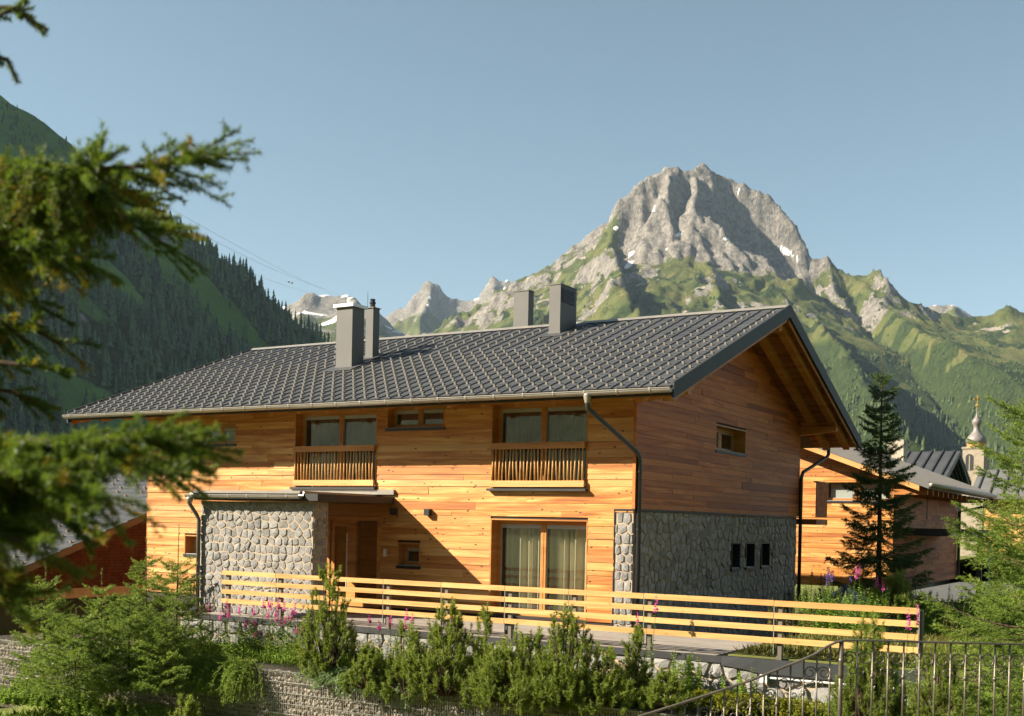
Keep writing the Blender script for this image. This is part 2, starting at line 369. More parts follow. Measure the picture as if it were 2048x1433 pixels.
# the main peak with its spurs
def at_s(px, d=3200): return (px-1024)/FPX*d
s_ = np.linspace(-820, 2050, 440); d_ = np.concatenate([np.linspace(650, 2200, 150), np.linspace(2206, 3500, 235), np.linspace(3520, 4200, 30)])
S, D = np.meshgrid(s_, d_)
wS = S+26*fbm(S/190, D/190, 4); wD = D+26*fbm(S/190+40, D/190+9, 4)
crest = line([(640, 770, 3300), (850, 672, 3250), (920, 634, 3230), (1000, 592, 3220), (1040, 558, 3215), (1085, 527, 3200), (1130, 506, 3200), (1180, 484, 3200), (1208, 466, 3200)])
top = line([(1216, 462, 3190), (1220, 436, 3190), (1240, 400, 3190), (1268, 374, 3195), (1305, 350, 3200), (1322, 338, 3200), (1338, 325, 3200), (1352, 327, 3205), (1368, 338, 3210), (1386, 332, 3215), (1405, 323, 3220),
            (1424, 336, 3225), (1442, 349, 3230), (1462, 352, 3230), (1500, 370, 3220), (1540, 393, 3200), (1570, 425, 3180), (1592, 458, 3160), (1610, 488, 3140), (1619, 512, 3130)])
right = line([(1619, 515, 3130), (1640, 520, 3120), (1656, 512, 3115), (1672, 518, 3110), (1690, 534, 3100), (1722, 552, 3080), (1740, 543, 3060), (1754, 540, 3050), (1764, 560, 3040), (1778, 590, 3020), (1792, 618, 3000),
              (1830, 668, 2850), (1900, 724, 2600), (2018, 797, 2150), (2130, 870, 1750), (2260, 960, 1300)])
arete = line([(1392, 345, 3200), (1398, 385, 3110), (1420, 420, 3060), (1455, 470, 2990), (1520, 548, 2900), (1600, 610, 2720), (1690, 700, 2350), (1760, 800, 1850), (1800, 880, 1300)])
butt = line([(1338, 328, 3195), (1330, 400, 3105), (1318, 470, 3035), (1300, 540, 2900), (1262, 640, 2500), (1230, 760, 1900)])
lsp = line([(1208, 466, 3200), (1170, 540, 2950), (1110, 610, 2700), (1010, 690, 2350), (930, 780, 1900)])
mid = line([(1420, 520, 2900), (1440, 600, 2600), (1450, 690, 2250), (1470, 800, 1700), (1480, 900, 1000)])
main = np.concatenate([crest, top, right[:11]])
wS2 = S+7*fbm(S/110, D/110, 4); wD2 = D+26*fbm(S/150+40, D/150+9, 4)
blk = smooth(S, at_s(1190), at_s(1250))*(1-smooth(S, at_s(1600), at_s(1680)))
Za = extrude(wS2, wD2, main, [(85, 2.5), (120, 1.0), (300, .50), (9e9, .40)], [(9e9, 1.0)])
Zb = extrude(wS2, wD2, main, [(50, .7), (300, .50), (9e9, .40)], [(9e9, .8)])
Z = Za*blk+Zb*(1-blk)
Z = np.maximum(Z, tents(wS, wD, [(right, [(60, 1.4), (260, .7), (9e9, .5)], [(120, 1.2), (9e9, .8)]), (arete, [(130, 1.3), (200, .75), (9e9, .6)], [(130, 1.3), (9e9, .6)]),
                   (butt, [(60, 1.5), (120, .9), (9e9, .6)], [(60, 1.5), (9e9, .6)]), (lsp, [(60, 1.2), (9e9, .6)], [(60, 1.2), (9e9, .6)]), (mid, [(60, .9), (9e9, .55)], [(60, .9), (9e9, .55)])]))
sl0 = slope_of(S, D, blur(Z, 4)); pxx, pyy = pix_of(sd_world(S, D, Z))
high = smooth(Z, 300, 620); rk = smooth(blur(sl0, 3), .62, 1.0)
rocky = np.clip(rk*.9+high*.55, 0, 1)
rg = ridged(S/210+.18*fbm(S/90, D/90, 3), D/420, 6, .58)
crestd = np.exp(-((pyy-np.interp(pxx, [1200, 1240, 1340, 1405, 1545, 1620], [470, 398, 325, 324, 393, 512]))/30.0)**2)*(pxx > 1190)*(pxx < 1650)
Z = Z+(rg-1.0)*np.where(high > .1, 20, 16)*np.clip(rocky+.12, 0, 1)*(1-.8*crestd) + 18*fbm(S/130, D/260, 5)*(.25+.75*rocky)*(1-.8*crestd)+10*(ridged(S/40, D/80, 5)-.9)*rocky*(1-.5*crestd)
# strata ledges on the summit block
strat = np.clip((Z-560)/120, 0, 1); Z = Z+strat*3.5*np.sin((Z+.12*S+18*fbm(S/160, D/160, 3))/13.0)
sl = slope_of(S, D, Z); nz = fbm(S/120+5, D/120, 5)
rock = smooth(sl+.45*nz, .76, 1.02)*(.35+.65*smooth(fbm(S/230+21, D/230, 3), -.12, .12))*smooth(Z+190*nz, 330, 640); rock = np.maximum(rock*smooth(Z+260*nz, 320, 640), np.maximum(smooth(Z+70*nz, 790, 880), blk*smooth(Z+90*nz, 610, 720))*.95)
pxx, pyy = pix_of(sd_world(S, D, Z))
scree = smooth(nz+.5*fbm(S/60, D/25, 3), .30, .55)*smooth(Z, 420, 520)*(1-smooth(sl, .8, 1.0))*.9
pine = smooth(fbm(S/75+11, D/75, 5)+.30*smooth(Z, 560, 200), .14, .28)*smooth(Z, 740, 560)
pine = np.maximum(pine, smooth(fbm(S/70+3, D/140, 4)+.62-.0018*np.abs(Z-170), -.02, .25)*(pxx > 1540)*smooth(Z, 470, 330))
snow = np.zeros_like(Z)
for (sx, sy, rx, ry, an) in [(1572, 503, 20, 6, .55), (1598, 520, 16, 5, .6), (1262, 508, 9, 4, -.7), (1258, 530, 12, 5, -.7), (1357, 470, 8, 4, -.3), (1232, 456, 6, 4, -.4), (1452, 478, 6, 2.5, 0), (1453, 492, 5, 2, 0), (1306, 420, 4, 5, 0), (1334, 500, 4, 2.5, 0), (1476, 384, 2.5, 5, .3)]:
    dx = pxx-sx; dy = pyy-sy; u = dx*math.cos(an)+dy*math.sin(an); v = -dx*math.sin(an)+dy*math.cos(an)
    snow = np.maximum(snow, np.exp(-.7*((u/rx)**2+(v/ry)**2)**1.5))
rock *= (1-snow); W = sd_world(S, D, Z)
MZ = (s_, d_, Z)
link('mountain', np_mesh('mountain', W.reshape(-1, 3), grid_faces(*S.shape), M['mountain'], dict(rock=rock.ravel(), snow=snow.ravel(), pine=pine.ravel(), scree=scree.ravel()), True), kind='structure')
def far_range(name, pts, srange, drange, pr, ns, nd, rockh, amp, snowth, seed):
    S, D = np.meshgrid(np.linspace(*srange, ns), np.linspace(*drange, nd))
    wS = S+40*fbm(S/250+seed, D/250, 4); wD = D+40*fbm(S/250, D/250+seed, 4)
    Z = tents(wS, wD, [(line(p), pr, pr) for p in pts]); z0 = Z.copy()
    Z = Z+(ridged(S/260+seed, D/380, 6)-1.1)*amp+amp*.5*fbm(S/150, D/150, 5)
    sl = slope_of(S, D, Z); nz = fbm(S/150+seed, D/150, 5)
    rock = smooth(Z+140*nz, rockh[0], rockh[1]); snow = smooth(fbm(S/120, D/60+seed, 4)-.55*smooth(sl, .5, 1.1)-.0006*np.abs(Z-rockh[1]-60), snowth, snowth+.1)*smooth(Z, rockh[0], rockh[1])
    pine = smooth(fbm(S/120+seed, D/120, 4), .2, .4)*smooth(Z, rockh[1], rockh[0])
    link(name, np_mesh(name, sd_world(S, D, Z).reshape(-1, 3), grid_faces(*S.shape), M['mountain'], dict(rock=rock.ravel(), snow=snow.ravel(), pine=pine.ravel(), scree=(rock*.3).ravel()), True), kind='structure')
far_range('distant_peak', [[(700, 690, 5400), (780, 622, 5500), (815, 612, 5500), (832, 590, 5500), (845, 570, 5500), (858, 559, 5500), (880, 562, 5500), (895, 576, 5500), (925, 586, 5520), (958, 582, 5520), (972, 570, 5500), (984, 558, 5500), (1002, 564, 5500), (1040, 560, 5500), (1120, 600, 5600)],
          [(858, 562, 5480), (850, 610, 5250), (840, 690, 4500), (800, 740, 3800)]], (-1500, 700), (3400, 6300), [(110, 1.6), (250, .75), (9e9, .42)], 180, 170, (880, 1000), 42, .06, 3)
far_range('distant_ridge', [[(480, 640, 4300), (575, 598, 4300), (620, 588, 4300), (660, 577, 4300), (692, 572, 4300), (703, 580, 4290), (716, 600, 4280), (724, 624, 4270), (800, 650, 4200), (860, 662, 4100)]],
          (-1600, 100), (2600, 4900), [(60, 1.2), (200, .6), (9e9, .38)], 190, 150, (640, 720), 24, -.02, 8)
far_range('distant_slope', [[(1740, 640, 4700), (1812, 622, 4700), (1850, 612, 4700), (1880, 605, 4700), (1905, 603, 4700), (1930, 615, 4700), (1960, 636, 4680), (1990, 684, 4600), (2048, 728, 4500), (2200, 830, 4300)],
          [(1905, 605, 4680), (1900, 690, 4000), (1960, 770, 3300), (2080, 860, 2300)]], (900, 3000), (2300, 5400), [(70, 1.0), (260, .6), (9e9, .40)], 190, 190, (820, 905), 20, .12, 15)
# the wooded hillside on the left, in its own shade
S, D = np.meshgrid(np.linspace(-1250, 60, 210), np.concatenate([np.linspace(60, 170, 12), np.linspace(176, 2000, 190)]))
wS = S+10*fbm(S/120, D/120, 3); wD = D+10*fbm(S/120+7, D/120, 3)
hl = line([(-700, -420, 1250), (-300, -95, 1250), (-60, 138, 1250), (0, 182, 1250), (60, 212, 1255), (120, 258, 1260), (190, 318, 1270), (270, 375, 1280), (360, 436, 1300), (450, 522, 1320), (560, 618, 1350), (665, 705, 1380), (760, 775, 1400), (900, 860, 1450), (1100, 980, 1500)])
Z = extrude(wS, wD, hl, [(9e9, .46)], [(9e9, .6)], (0, 20, 40, 80, 120), (0, 150, 350, 700, 1200))
meadow = -3+16*smooth(S, 20, -170)*smooth(D, 90, 280)
Z = np.maximum(Z, np.where(D < 700, meadow*smooth(S, 30, -60)-4, -10))
Z = Z+6*fbm(S/70, D/110, 5)+(ridged(S/160, D/260, 4)-1)*9
pxx, pyy = pix_of(sd_world(S, D, Z))
nz = fbm(S/90, D/90, 5)
gl = np.exp(-((pxx-np.interp(pyy, [480, 560, 640], [300, 370, 455]))/34)**2)*(pyy > 460)*(pyy < 670)     # open grassy gully
mead = smooth(D+30*nz, 430, 360)
rock = np.clip(np.exp(-((pxx-335)/55)**2-((pyy-475)/14)**2)+.8*np.exp(-((pxx-170)/14)**2-((pyy-640)/18)**2)+.7*smooth(nz, .45, .6)*(pyy < 400), 0, 1)
strip = smooth(fbm(S/200+3, D/70, 3)+.25*smooth(pyy, 420, 250), .16, .34)
wood_d = np.clip(1-gl*1.2-mead-.85*strip, 0, 1)*np.where(pyy < 330, .5, 1)
HZ = (S[0], D[:, 0], Z, wood_d)
link('wooded_hillside', np_mesh('wooded_hillside', sd_world(S, D, Z).reshape(-1, 3), grid_faces(*S.shape), M['hillside'], dict(rock=rock.ravel(), snow=rock.ravel()*0, pine=(wood_d*.75).ravel(), scree=rock.ravel()*0), True), kind='structure')
# the other side of the valley, behind the camera: what the windows mirror
S, D = np.meshgrid(np.linspace(-2200, 1500, 110), np.linspace(-1500, -110, 60))
Z = np.clip((-D-140)*.62, -5, 420)+14*fbm(S/120, D/120, 4)
link('valley_side', np_mesh('valley_side', sd_world(S, D, Z).reshape(-1, 3), grid_faces(*S.shape), M['mountain'], dict(rock=S.ravel()*0, snow=S.ravel()*0, pine=(.5+.5*fbm(S/60, D/60, 4)).ravel(), scree=S.ravel()*0), True), kind='structure')
# the ground sheet
q = np.linspace(-1, 1, 160); ax = np.sinh(q*8.2)/math.sinh(8.2)*9000
GX, GY = np.meshgrid(ax, ax)
def ground_h(x, y):
    z = -1.05+0*x
    z = z-1.25*smooth(y, -4.8, -5.25)
    z = np.where(y < -9, np.maximum(z, .35-2.65*smooth(y, -19.0, -12.5)), z)
    z = np.where(y < -19.0, .35, z)
    z = z+.9*smooth(y, 3, 9)*smooth(x, 1.5, 3)*smooth(y, 40, 14)
    z = z-1.4*smooth(x, -11, -15)*smooth(y, -12, -4)
    far = np.hypot(x, y); return z-2.5*smooth(far, 60, 200)
GZ = ground_h(GX, GY)
link('ground', np_mesh('ground', np.stack([GX, GY, GZ], -1).reshape(-1, 3), grid_faces(*GX.shape), M['ground'], None, True), kind='structure')

# ------------------------------------------------------------------ walls of boards and stones
rng = random.Random(11)
def cut(rng_list, openings, lo, hi):
    """1-D interval [lo,hi] minus openings"""
    out = [(lo, hi)]
    for a, b in openings:
        nx = []
        for p, q in out:
            if b <= p or a >= q: nx.append((p, q)); continue
            if a > p: nx.append((p, a))
            if b < q: nx.append((b, q))
        out = nx
    return [(p, q) for p, q in out if q-p > .03]
def frame3(axis, plane, sgn):
    """maps (u along wall, v up, w outward) to the world; axis 'X' wall runs along X and faces -Y, axis 'Y' runs along Y and faces +X"""
    if axis == 'X': return lambda u, v, w: (u, plane-w*sgn, v)
    return lambda u, v, w: (plane+w*sgn, u, v)
def backing(name, mp, u0, u1, v0, v1, openings, m, parent, thick=.22, roofline=None):
    us = sorted({u0, u1, *[a for o in openings for a in o[:2] if u0 < a < u1]}); vs_ = sorted({v0, v1, *[a for o in openings for a in o[2:] if v0 < a < v1]})
    b = MB()
    for a0, a1 in zip(us[:-1], us[1:]):
        for c0, c1 in zip(vs_[:-1], vs_[1:]):
            mu, mv = (a0+a1)/2, (c0+c1)/2
            if any(o[0] < mu < o[1] and o[2] < mv < o[3] for o in openings): continue
            b.hexa([mp(a0, c0, -thick), mp(a1, c0, -thick), mp(a1, c0, 0), mp(a0, c0, 0), mp(a0, c1, -thick), mp(a1, c1, -thick), mp(a1, c1, 0), mp(a0, c1, 0)])
    if roofline:                                  # gable triangle on top: (u, v) outline
        b.poly([mp(u, v, 0) for u, v in roofline]); b.poly([mp(u, v, -thick) for u, v in reversed(roofline)])
    return b.build(name, m, parent)
def boards(parent, mp, u0, u1, v0, v1, openings, m, hmean=.17, lens=(1.6, 4.2), limits=None, th=.026, name='board'):
    v = v0; n = 0
    while v < v1-.02:
        h = min(hmean*rng.uniform(.72, 1.28), v1-v)
        if v1-(v+h) < .06: h = v1-v
        a0, a1 = (u0, u1) if limits is None else limits(v)
        if a1-a0 < .15: break
        ops = [(o[0], o[1]) for o in openings if o[2] < v+h*.5 < o[3]]
        for p, q in cut(None, ops, a0, a1):
            x = p
            while x < q-.01:
                L = rng.uniform(*lens); e = q if q-(x+L) < .6 else x+L
                t = th*rng.uniform(.8, 1.15); tl = rng.uniform(.0, .015); g = .004; tw = rng.uniform(-.002, .002)
                b = MB(); b.hexa([mp(x+g/2, v+g, .002), mp(e-g/2, v+g, .002), mp(e-g/2, v+g, t+tl+tw), mp(x+g/2, v+g, t+tl-tw),
                                  mp(x+g/2, v+h, .002), mp(e-g/2, v+h, .002), mp(e-g/2, v+h, t+tw*.5), mp(x+g/2, v+h, t-tw*.5)])
                b.build(name, m, parent); n += 1; x = e
        v += h
    return n
def clip_poly(poly, a, b, c):                     # keep a*x+b*y <= c
    out = []; n = len(poly)
    for i in range(n):
        p, q = poly[i], poly[(i+1) % n]; dp = a*p[0]+b*p[1]-c; dq = a*q[0]+b*q[1]-c
        if dp <= 0: out.append(p)
        if dp*dq < 0: t = dp/(dp-dq); out.append((p[0]+t*(q[0]-p[0]), p[1]+t*(q[1]-p[1])))
    return out
def stones(parent, mp, u0, u1, v0, v1, openings, m, cell=(.30, .21), gap=.022, depth=(.025, .06), seed=1, rows=True, maxobj=300, jit=None):
    r = random.Random(seed); pts = []; v = v0; k = 0
    while v < v1:
        h = cell[1]*r.uniform(.68, 1.32); u = u0-cell[0]*r.random()*.6
        while u < u1+cell[0]*.3:
            wd = cell[0]*r.uniform(.5, 1.6); jit_ = jit if jit is not None else (.75 if rows else 1.0)
            pts.append((u+wd/2, v+h/2+r.uniform(-.5, .5)*h*jit_)); u += wd
        v += h
    cells = []
    for i, (x, y) in enumerate(pts):
        poly = [(u0, v0), (u1, v0), (u1, v1), (u0, v1)]
        near = sorted(((p[0]-x)**2+((p[1]-y)*1.25)**2, p) for j, p in enumerate(pts) if j != i and abs(p[0]-x) < cell[0]*4 and abs(p[1]-y) < cell[1]*5)[:22]
        for _, (a, b) in near:
            dx, dy = a-x, (b-y); L = math.hypot(dx, dy)
            if L < 1e-6: continue
            poly = clip_poly(poly, dx/L, dy/L, (dx*(x+a)/2+dy*(y+b)/2)/L-gap/2)
            if len(poly) < 3: break
        if len(poly) < 3: continue
        for o in openings:
            cx, cyy = sum(p[0] for p in poly)/len(poly), sum(p[1] for p in poly)/len(poly)
            if o[0] < cx < o[1] and o[2] < cyy < o[3]: poly = []; break
            xs = [p[0] for p in poly]; ys = [p[1] for p in poly]
            if max(xs) > o[0] and min(xs) < o[1] and max(ys) > o[2] and min(ys) < o[3]:
                dl = [(o[0]-cx, (1, 0, o[0])), (cx-o[1], (-1, 0, -o[1])), (o[2]-cyy, (0, 1, o[2])), (cyy-o[3], (0, -1, -o[3]))]
                poly = clip_poly(poly, *max(dl)[1])
        if len(poly) < 3: continue
        ar = .5*abs(sum(p[0]*q[1]-q[0]*p[1] for p, q in zip(poly, poly[1:]+poly[:1])))
        if ar < cell[0]*cell[1]*.12: continue
        cells.append((ar, poly))
    cells.sort(key=lambda c: -c[0]); rest = MB()
    for i, (ar, poly) in enumerate(cells):
        P = []
        n = len(poly)
        for j in range(n):                         # knock the corners off
            p, q, o = poly[j], poly[(j+1) % n], poly[j-1]
            for e in (o, q):
                t = min(.10, .012/max(1e-6, math.hypot(e[0]-p[0], e[1]-p[1]))*r.uniform(.6, 1.6)); P.append((p[0]+(e[0]-p[0])*t, p[1]+(e[1]-p[1])*t))
        cx, cyy = sum(p[0] for p in P)/len(P), sum(p[1] for p in P)/len(P); h = r.uniform(*depth); n = len(P)
        tx, ty = r.uniform(-.5, .5)*.12, r.uniform(-.5, .5)*.12
        b = MB() if i < maxobj else rest; s0 = len(b.v)
        for p in P: b.v.append(mp(p[0], p[1], -.02))
        for p in P: b.v.append(mp(cx+(p[0]-cx)*.9, cyy+(p[1]-cyy)*.9, h*r.uniform(.55, .95)+tx*(p[0]-cx)+ty*(p[1]-cyy)))
        b.v.append(mp(cx+r.uniform(-.03, .03), cyy+r.uniform(-.03, .03), h*r.uniform(1.0, 1.35)))
        for j in range(n):
            k = (j+1) % n; b.f += [(s0+j, s0+k, s0+n+k, s0+n+j), (s0+n+j, s0+n+k, s0+2*n)]
        if i < maxobj: b.build('stone', m, parent)
    if rest.v: rest.build('stones', m, parent, kind='stuff')
    return len(cells)

# ------------------------------------------------------------------ the chalet
ZE, SLOPE, YR, ZR, YB, OV, XL, XR, WID = 4.81, .383, 5.82, 7.50, 12.77, 1.2, -14.54, 0.0, 11.12
XVL, XVR = -16.38, 1.32
house = empty('chalet', 'large larch clad chalet with dark metal roof, stone base and two railed windows', 'house')
def ztop(y): return ZE+SLOPE*(y+OV) if y <= YR else ZR-(ZR-4.72)/(YB-YR)*(y-YR)
RTK = .20
# roof slab
b = MB()
for y0, y1 in ((-OV, YR), (YR, YB)):
    z0, z1 = ztop(y0), ztop(y1)
    b.hexa([(XVL, y0, z0-RTK), (XVR, y0, z0-RTK), (XVR, y1, z1-RTK), (XVL, y1, z1-RTK), (XVL, y0, z0-.03), (XVR, y0, z0-.03), (XVR, y1, z1-.03), (XVL, y1, z1-.03)])
roof = b.build('roof', M['roof_edge'], house)
ang = math.atan(SLOPE); cs, sn = math.cos(ang), math.sin(ang)
PW, NC = .32, 18; SL = math.hypot(YR+OV, ZR-ZE); PL = SL/NC; NX = int(round((XVR-XVL)/PW)); PW = (XVR-XVL)/NX
def panel_geo(b, M4=None):
    w2, l2 = PW/2, PL/2; lap = .05; v = []
    prof_ = [(-w2, .003), (-w2+.006, .030), (-w2+.030, .030), (-w2+.038, .004), (w2-.002, .004)]
    for yy, dz in ((-l2-lap, .011), (-l2-lap+.012, .016), (l2, .0)):
        for x, z in prof_: v.append((x, yy, z+dz))
    for x, z in prof_: v.append((x, -l2-lap, z-.004))
    s0 = len(b.v); b.v += v; k = len(prof_)
    for r_ in range(2):
        for c in range(k-1): b.f.append((s0+r_*k+c, s0+r_*k+c+1, s0+(r_+1)*k+c+1, s0+(r_+1)*k+c))
    for c in range(k-1): b.f.append((s0+3*k+c, s0+3*k+c+1, s0+c+1, s0+c))
pb = MB(); panel_geo(pb); pmesh = pb.mesh('roof_panel', M['roof_metal']); PV = np.array(pb.v)
gb = MB()
gb.hexa([(-.023, -.04, .0), (.023, -.04, .0), (.023, .04, .0), (-.023, .04, .0), (-.023, -.04, .062), (.023, -.04, .062), (.020, .0, .050), (-.020, .0, .050)])
gb.box(-.026, .026, -.02, .07, .0, .010); gmesh = gb.mesh('snow_guard', M['guard']); GV = np.array(gb.v)
RX = Matrix.Rotation(ang, 4, 'X')
CH = [(-9.88, -9.32, 2.14, 2.66), (-9.69, -9.45, 3.15, 3.42), (-4.72, -4.39, 4.58, 5.46)]      # chimneys standing on this slope
slots = []
for i in range(NX):
    for j in range(NC):
        x = XVL+(i+.5)*PW; sl = (j+.5)*PL; y = -OV+sl*cs; z = ZE+sl*sn
        d = np.linalg.norm(np.array([x, y, z])-CAM); slots.append((d, i, j, x, y, z))
slots.sort(); pr_rest, gd_rest = MB(), MB(); npan = ngd = 0
R3 = np.array(RX.to_3x3())
for d, i, j, x, y, z in slots:
    if npan < 300:
        o = link('roof_panel', pmesh, roof); o.location = (x, y, z-.012); o.rotation_euler = (ang, rng.uniform(-.008, .008), 0); npan += 1
    else:
        s0 = len(pr_rest.v); pr_rest.v += [tuple(q) for q in PV@R3.T+np.array([x, y, z-.012])]; pr_rest.f += [tuple(s0+a for a in f) for f in pb.f]
    hot = any(c[0]-.25 < x < c[1]+.25 and c[2]-.35 < y < c[3]+.3 for c in CH)
    if j >= NC-1 or hot or (j > 10 and i % 2): continue
    p = np.array([x+PW*.0, y, z+.006])+R3@np.array([0, -PL*.2, 0])
    if ngd < 300:
        o = link('snow_guard', gmesh, roof); o.location = p; o.rotation_euler = (ang, 0, 0); ngd += 1
    else:
        s0 = len(gd_rest.v); gd_rest.v += [tuple(q) for q in GV@R3.T+p]; gd_rest.f += [tuple(s0+a for a in f) for f in gb.f]
pr_rest.build('roof_panels', M['roof_metal'], roof, kind='stuff'); gd_rest.build('snow_guards', M['guard'], roof, kind='stuff')
b = MB()
for k in range(12):                                # back slope panels are out of sight: plain strips
    pass
b.hexa([(XVL, YR-.16, ZR-.035), (XVR, YR-.16, ZR-.035), (XVR, YR+.16, ZR-.03), (XVL, YR+.16, ZR-.03), (XVL, YR-.02, ZR+.05), (XVR, YR-.02, ZR+.05), (XVR, YR+.02, ZR+.05), (XVL, YR+.02, ZR+.05)])
b.build('ridge_cap', M['zinc'], roof)
b = MB(); b.hexa([(XVL, YR+.02, ZR-.028), (XVR, YR+.02, ZR-.028), (XVR, YB, 4.72-.028), (XVL, YB, 4.72-.028), (XVL, YR+.02, ZR-.005), (XVR, YR+.02, ZR-.005), (XVR, YB, 4.72), (XVL, YB, 4.72)]); b.build('rear_sheet', M['roof_metal'], roof)
# barge boards
def barge(x0, x1, y0, y1, hgt, up_, m):
    b = MB(); z0, z1 = ztop(y0), ztop(y1)
    b.hexa([(x0, y0, z0-hgt), (x1, y0, z0-hgt), (x1, y1, z1-hgt), (x0, y1, z1-hgt), (x0, y0, z0+up_), (x1, y0, z0+up_), (x1, y1, z1+up_), (x0, y1, z1+up_)])
    return b.build('barge_board', m, house)
for xv, dx in ((XVR, .045), (XVL-.045, .045)):
    barge(xv, xv+dx, -OV-.02, YR, .26, .055, M['roof_edge']); barge(xv, xv+dx, YR+.001, YB+.02, .26, .055, M['roof_edge'])
for x0 in (XVR-.05, XVL+.02):
    for y0, y1 in ((-OV+.1, YR-.06), (YR+.06, YB-.1)):
        b = MB(); z0, z1 = ztop(y0)-RTK, ztop(y1)-RTK
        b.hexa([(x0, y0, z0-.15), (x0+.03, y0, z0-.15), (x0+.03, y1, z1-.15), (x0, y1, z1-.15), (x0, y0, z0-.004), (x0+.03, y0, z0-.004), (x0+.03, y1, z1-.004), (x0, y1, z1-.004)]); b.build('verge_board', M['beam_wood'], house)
# soffit boards under the gable overhang (run along X, stacked up the slope)
for side in (0, 1):
    ya, yb_ = (-OV+.06, YR-.1) if side == 0 else (YR+.1, YB-.06); n = 46; st = (yb_-ya)/n
    for k in range(n):
        y0, y1 = ya+k*st, ya+(k+1)*st-.045; z0, z1 = ztop(y0)-RTK-.004, ztop(y1)-RTK-.004; t = .030+.014*(k % 2)
        b = MB(); b.hexa([(.03, y0, z0-t), (XVR-.06, y0, z0-t), (XVR-.06, y1, z1-t), (.03, y1, z1-t), (.03, y0, z0), (XVR-.06, y0, z0), (XVR-.06, y1, z1), (.03, y1, z1)])
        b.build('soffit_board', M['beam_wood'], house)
# front eave soffit and rafter tails
n = 7
for k in range(n):
    y0 = -OV+.05+k*(OV-.1)/n; y1 = y0+(OV-.1)/n-.012; z0, z1 = ztop(y0)-RTK-.004, ztop(y1)-RTK-.004
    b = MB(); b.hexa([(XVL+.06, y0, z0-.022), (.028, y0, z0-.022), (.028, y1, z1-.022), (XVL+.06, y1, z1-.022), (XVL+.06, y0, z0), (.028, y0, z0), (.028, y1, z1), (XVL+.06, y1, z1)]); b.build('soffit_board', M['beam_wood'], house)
k = 0; x = XVL+.35
while x < XVR-.1:
    y0, y1 = -OV+.10, .02; z0, z1 = ztop(y0)-RTK-.03, ztop(y1)-RTK-.03
    b = MB(); b.hexa([(x, y0, z0-.07), (x+.11, y0, z0-.07), (x+.11, y1, z1-.17), (x, y1, z1-.17), (x, y0, z0), (x+.11, y0, z0), (x+.11, y1, z1), (x, y1, z1)]); b.build('rafter', M['rafter_wood'], house)
    x += .86
# sloping beams and purlins that carry the gable overhang
for x in (.42, 1.02):
    for ya, yb_ in ((YR+.05, YB-.35), (-OV+.45, YR-.05)):
        z0, z1 = ztop(ya)-RTK-.03, ztop(yb_)-RTK-.03
        b = MB(); b.hexa([(x-.09, ya, z0-.20), (x+.09, ya, z0-.20), (x+.09, yb_, z1-.20), (x-.09, yb_, z1-.20), (x-.09, ya, z0), (x+.09, ya, z0), (x+.09, yb_, z1), (x-.09, yb_, z1)]); b.build('rafter', M['rafter_wood'], house)
for y, h in ((WID-.12, .24), (YR, .26), (.14, .22)):
    zt = ztop(y)-RTK-.235
    b = MB(); b.hexa([(.02, y-.09, zt-h), (1.12, y-.09, zt-h*.55), (1.12, y+.09, zt-h*.55), (.02, y+.09, zt-h), (.02, y-.09, zt), (1.12, y-.09, zt), (1.12, y+.09, zt), (.02, y+.09, zt)]); b.build('purlin', M['rafter_wood'], house)
# gutter with its brackets
def half_gutter(b, x0, x1, yc, zc, r, n=7):
    s0 = len(b.v)
    for x in (x0, x1):
        for rr in (r, r-.006):
            for k in range(n+1):
                a = math.pi+math.pi*k/n; b.v.append((x, yc+rr*math.cos(a), zc+rr*math.sin(a)))
    m = n+1
    for k in range(n):
        b.f += [(s0+k, s0+k+1, s0+2*m+k+1, s0+2*m+k), (s0+m+k+1, s0+m+k, s0+3*m+k, s0+3*m+k+1), (s0+k, s0+m+k, s0+m+k+1, s0+k+1), (s0+2*m+k+1, s0+3*m+k+1, s0+3*m+k, s0+2*m+k)]
    b.f += [(s0, s0+2*m, s0+3*m, s0+m), (s0+n, s0+m+n, s0+3*m+n, s0+2*m+n)]
def gutter(parent, name, x0, x1, yc, zc, r, nb, back=.06):
    b = MB(); half_gutter(b, x0, x1, yc, zc, r)
    b.tube([(x0, yc-r, zc+.004), (x1, yc-r, zc+.004)], .011, 6)
    b.poly([(x0, yc+r*math.cos(a), zc+r*math.sin(a)) for a in np.linspace(math.pi, 2*math.pi, 8)]); b.poly([(x1, yc+r*math.cos(a), zc+r*math.sin(a)) for a in np.linspace(2*math.pi, math.pi, 8)])
    g = b.build(name, M['zinc'], parent)
    f = MB(); f.hexa([(x0, yc+r-.005, zc-.02), (x1, yc+r-.005, zc-.02), (x1, yc+r+.01, zc-.02), (x0, yc+r+.01, zc-.02), (x0, yc+r+.045, zc+.085), (x1, yc+r+.045, zc+.085), (x1, yc+r+.06, zc+.085), (x0, yc+r+.06, zc+.085)]); f.build('drip_flashing', M['zinc'], g)
    for k in range(nb):
        x = x0+(k+.4)*(x1-x0)/nb; br = MB()
        ring = [(x, yc+(r+.006)*math.cos(a), zc+(r+.006)*math.sin(a)) for a in np.linspace(math.pi*.98, math.pi*2, 8)]
        for p, q in zip(ring[:-1], ring[1:]): br.bar(p, q, .032, .006, (0, -(p[1]-yc), -(p[2]-zc)))
        br.box(x-.016, x+.016, yc-r-.012, yc-r+.012, zc-.002, zc+.022); br.build('bracket', M['guard'], g)
    return g
gutter(house, 'gutter', XVL-.04, XVR+.02, -OV-.085, ZE-.075, .085, 25)
